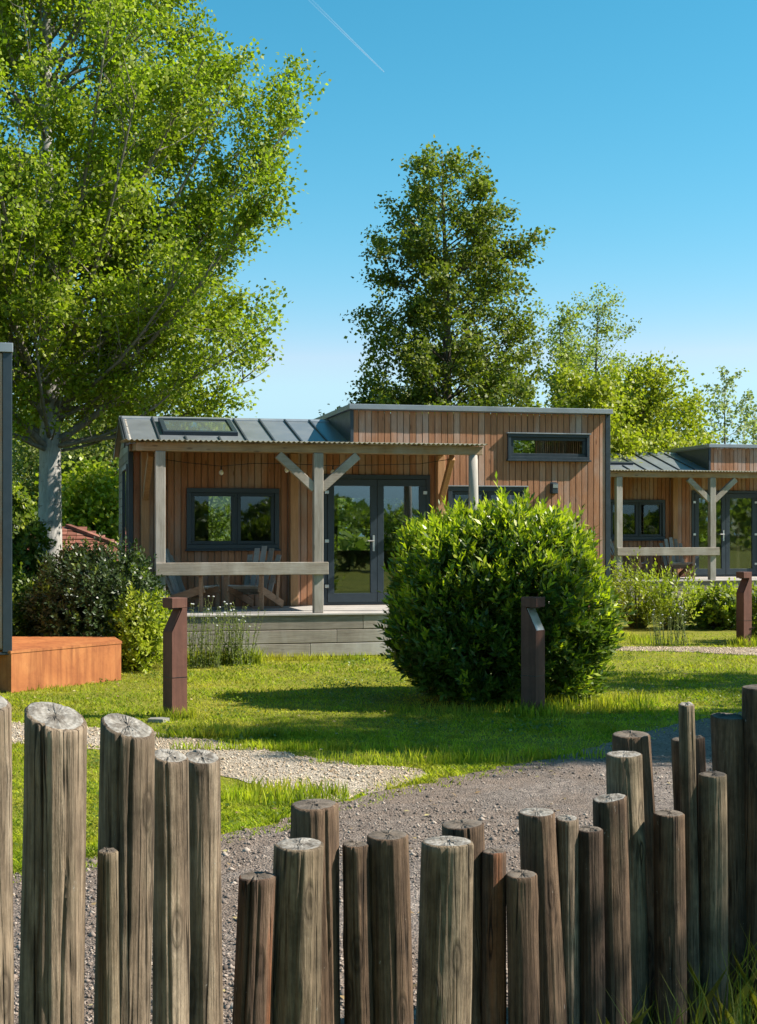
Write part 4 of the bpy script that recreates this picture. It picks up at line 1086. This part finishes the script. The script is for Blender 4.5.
tree('maple','round yellow green tree above the distant low roof','tree',(7.45,40.0),6.8,.15,
     [(1.0,1.4),(2.2,1.9),(3.4,2.0),(4.4,1.75),(5.3,1.25),(6.3,.35)],64,42000,.115,M['lf_yellow'],M['bk_brown'],16,elev=40,curve=.1,spread=.18,rot_noise=.2)
tree('maple','bright yellow green tree low behind the tall cabin end','tree',(5.5,37.5),6.0,.13,
     [(1.0,1.2),(2.2,1.6),(3.4,1.6),(4.8,1.2),(5.9,.3)],50,26000,.115,M['lf_yellow'],M['bk_brown'],17,elev=40,curve=.1,spread=.18,rot_noise=.2)
for o in scn.objects:
    if o.name.startswith('maple'): o['group']='yellow green trees behind the cabins'
tree('conifer','sparse pale conifer with drooping fringed branches above the distant box','tree',(12.2,50.0),7.2,.09,
     [(2.0,1.5),(3.4,1.35),(4.6,1.05),(5.6,.8),(6.4,.45),(7.1,.08)],26,2600,.12,M['lf_conifer'],M['bk_brown'],18,elev=12,curve=-.35,spread=.07,rot_noise=.3,sec=.7)
tree('conifer','sparse pale conifer at the right picture edge','tree',(13.6,51.5),6.3,.09,
     [(2.0,1.3),(3.4,1.2),(4.6,.9),(5.4,.6),(6.2,.1)],24,2600,.12,M['lf_conifer'],M['bk_brown'],19,elev=12,curve=-.35,spread=.07,rot_noise=.3,sec=.7)
WG='mid green trees behind the pale trunk'
for k,(x,y,h,r,l,mat) in enumerate([(-9.6,44,6.6,2.2,'hazy mid green tree at far left, behind the poplar trunk','lf_wood'),
     (-7.6,41,6.0,1.9,'dense mid green tree right of the poplar trunk above the hut','lf_wood'),
     (-5.9,43,5.4,1.7,'mid green tree half hidden by the left gable of the cabin','lf_wood'),
     (-11.6,48,7.4,2.4,'tall mid green tree beyond the left cabin corner','lf_wood'),
     (-7.0,35,3.0,1.3,'low bright bushy tree just behind the red tiled hut','lf_lime')]):
    tree('woodland_tree',l,'tree',(x,y),h,.13,[(.5,r*.8),(h*.3,r),(h*.55,r*.95),(h*.8,r*.65),(h*.97,r*.2)],50,15000,.14,M[mat],M['bk_brown'],50+k,elev=35,curve=.1,spread=.22,rot_noise=.22,group=WG)
# shade trees beside the picture: they throw the dappled shade on the lawn and are mirrored in the panes
ST='trees beyond the right edge'
tree('shade_tree','broad leafy tree standing right of the lawn beyond the bollards','tree',(10.9,12.6),9.5,.18,
     [(2.6,1.1),(4,1.6),(5.5,1.7),(7,1.45),(8.4,.9),(9.3,.3)],44,14000,.14,M['lf_poplar'],M['bk_brown'],61,elev=35,spread=.18,rot_noise=.3,group=ST)
tree('shade_tree','leafy tree standing right of the palisade','tree',(10.7,4.7),9.2,.18,
     [(4.2,.9),(5.4,1.3),(6.6,1.4),(7.8,1.1),(9,.3)],30,4200,.13,M['lf_alder'],M['bk_brown'],62,elev=35,spread=.18,rot_noise=.3,group=ST)
tree('shade_tree','tall slender tree standing right of the lawn behind the shade tree','tree',(12.2,12.9),12.0,.2,
     [(5.4,1.0),(6.8,1.4),(8.4,1.5),(9.8,1.3),(11,.8),(11.9,.2)],50,17000,.14,M['lf_poplar'],M['bk_brown'],63,elev=35,spread=.18,rot_noise=.3,group=ST)
tree('shade_tree','young tree standing right of the far gravel path','tree',(9.9,13.9),6.6,.14,
     [(2.6,.8),(3.6,1.1),(5,1.1),(6,.8),(6.9,.2)],34,8000,.13,M['lf_alder'],M['bk_brown'],64,elev=35,spread=.18,rot_noise=.3,group=ST)
tree('shade_tree','slim airy tree standing right of the far lawn, farthest of the row','tree',(12.2,17.2),8.6,.14,
     [(4.6,.8),(5.6,1.2),(6.8,1.3),(7.8,.8),(8.5,.2)],34,6500,.13,M['lf_alder'],M['bk_brown'],65,elev=35,spread=.16,rot_noise=.4,group=ST,clump=(.9,1.2,1.0))
# hedge and woods seen only in the window reflections (behind the photographer)
rgx=np.random.default_rng(77)
for k in range(9):
    x=-6+k*5.2; shrub('hedge_bush','dark hedge bush in the row behind the photographer','bush',(x,-16-1.2*math.sin(k),0),(3.0,1.6,1.5+.35*math.sin(k*2.1)),700,7,.34,(M['lf_climb'],M['lf_lime']),80+k,newfrac=.3,cz=1.4,up=.4,aspect=.6,lump=.08,openang=1.1,shoot_len=.3,group='hedge behind the photographer')
# far woods closing the horizon
NP=42000
ang_=rgx.uniform(-math.pi*.35,math.pi*1.35,NP)
rr_=rgx.uniform(88,125,NP); hh_=(3.6+1.6*np.sin(ang_*9)+1.1*np.sin(ang_*23+1)+.6*np.sin(ang_*51))
zz_=hh_*np.sqrt(rgx.random(NP))
pos=np.stack([rr_*np.cos(ang_),rr_*np.sin(ang_),zz_],1)
V,Fq=leaf_geo(pos,nrm(rgx.normal(0,1,(NP,3))),nrm(rgx.normal(0,.7,(NP,3))+[0,0,.6]),rgx.uniform(.7,1.6,NP),rgx.uniform(.6,1.2,NP))
tag(np_mesh('far_woods',V,Fq,M['lf_wood']),'low belt of far woods along the horizon','woods',None,'stuff')

# ------------------------------------------------------------------ contrail
t=NT('contrail_ice'); d=t.n('BsdfDiffuse'); d.inputs['Color'].default_value=(.85,.87,.9,1); tr=t.n('BsdfTransparent'); m=t.n('MixShader')
tc=t.n('TexCoord'); sp=t.n('SeparateXYZ'); t.l(tc.outputs['Generated'],sp.inputs[0])
n=t.noise(t.coords((.004,.004,.004)),1,4,.6)
t.l(t.math('MULTIPLY',t.math('MULTIPLY',sp.outputs[2],.30),n),m.inputs[0]); t.l(tr.outputs[0],m.inputs[1]); t.l(d.outputs[0],m.inputs[2]); cm=t.done(m.outputs[0])
def sky_pt(px,py,Y): return ((px-378.5)/F*Y,Y,EYE-(py-531)/F*Y)
a=Vector(sky_pt(296,-14,6000)); b=Vector(sky_pt(384,72,7600))
K=16; cmb=MB(); cmb.tube([a.lerp(b,i/K) for i in range(K+1)],[9-6.5*i/K for i in range(K+1)],10)
tag(cmb.build('contrail',cm,None,True),'thin white aircraft trail fading across the blue sky','contrail')

# ------------------------------------------------------------------ light, sky, camera
SUN_EL=R(42); SUN_AZ=R(-1)     # azimuth measured from +X towards +Y
sd=Vector((math.cos(SUN_AZ)*math.cos(SUN_EL),math.sin(SUN_AZ)*math.cos(SUN_EL),math.sin(SUN_EL)))
L=bpy.data.lights.new('sun','SUN'); L.energy=4.8; L.angle=R(.53); L.color=(1,.93,.82)
lo=bpy.data.objects.new('sun',L); COL.objects.link(lo); lo.rotation_euler=(-sd).to_track_quat('-Z','Y').to_euler(); lo.location=(30,0,30)
w=bpy.data.worlds.new('World'); scn.world=w; w.use_nodes=True; nt=w.node_tree; nt.nodes.clear()
sk=nt.nodes.new('ShaderNodeTexSky'); sk.sky_type='NISHITA'; sk.sun_disc=False; sk.sun_elevation=SUN_EL
sk.sun_rotation=math.atan2(sd.x,sd.y)
sk.air_density=1.0; sk.dust_density=.3; sk.ozone_density=1.8; sk.altitude=0
# colour of the clear air of that morning: the red channel falls off faster than a standard sky's
def wm(op,a,b):
    m=nt.nodes.new('ShaderNodeMath'); m.operation=op
    for x,i in ((a,0),(b,1)):
        if hasattr(x,'is_linked'): nt.links.new(x,m.inputs[i])
        else: m.inputs[i].default_value=x
    return m.outputs[0]
se=nt.nodes.new('ShaderNodeSeparateColor'); nt.links.new(sk.outputs[0],se.inputs[0]); hs=nt.nodes.new('ShaderNodeCombineColor')
nt.links.new(wm('MULTIPLY',se.outputs[2],wm('MINIMUM',wm('MULTIPLY',wm('POWER',wm('DIVIDE',se.outputs[0],se.outputs[2]),3.6),4.3),.57)),hs.inputs[0])
nt.links.new(wm('MULTIPLY',se.outputs[2],wm('MINIMUM',wm('MULTIPLY',wm('DIVIDE',se.outputs[1],se.outputs[2]),1.0),.87)),hs.inputs[1]); nt.links.new(se.outputs[2],hs.inputs[2])
bg=nt.nodes.new('ShaderNodeBackground'); bg.inputs['Strength'].default_value=.08
ou=nt.nodes.new('ShaderNodeOutputWorld'); nt.links.new(hs.outputs[0],bg.inputs['Color']); nt.links.new(bg.outputs[0],ou.inputs['Surface'])
cam=bpy.data.cameras.new('camera'); co=bpy.data.objects.new('camera',cam); COL.objects.link(co); scn.camera=co
co.location=(0,0,EYE); co.rotation_euler=(R(90),0,0)
cam.sensor_fit='VERTICAL'; cam.sensor_height=36; cam.sensor_width=36; cam.lens=F/1024*36; cam.shift_y=19/1024
cam.clip_start=.05; cam.clip_end=30000
vs=scn.view_settings; scn.display_settings.display_device='sRGB'; vs.view_transform='Standard'; vs.look='None'; vs.exposure=1.1; vs.gamma=1.0; vs.use_curve_mapping=False
scn.cycles.max_bounces=8; scn.cycles.transparent_max_bounces=16; scn.cycles.caustics_reflective=False; scn.cycles.caustics_refractive=False
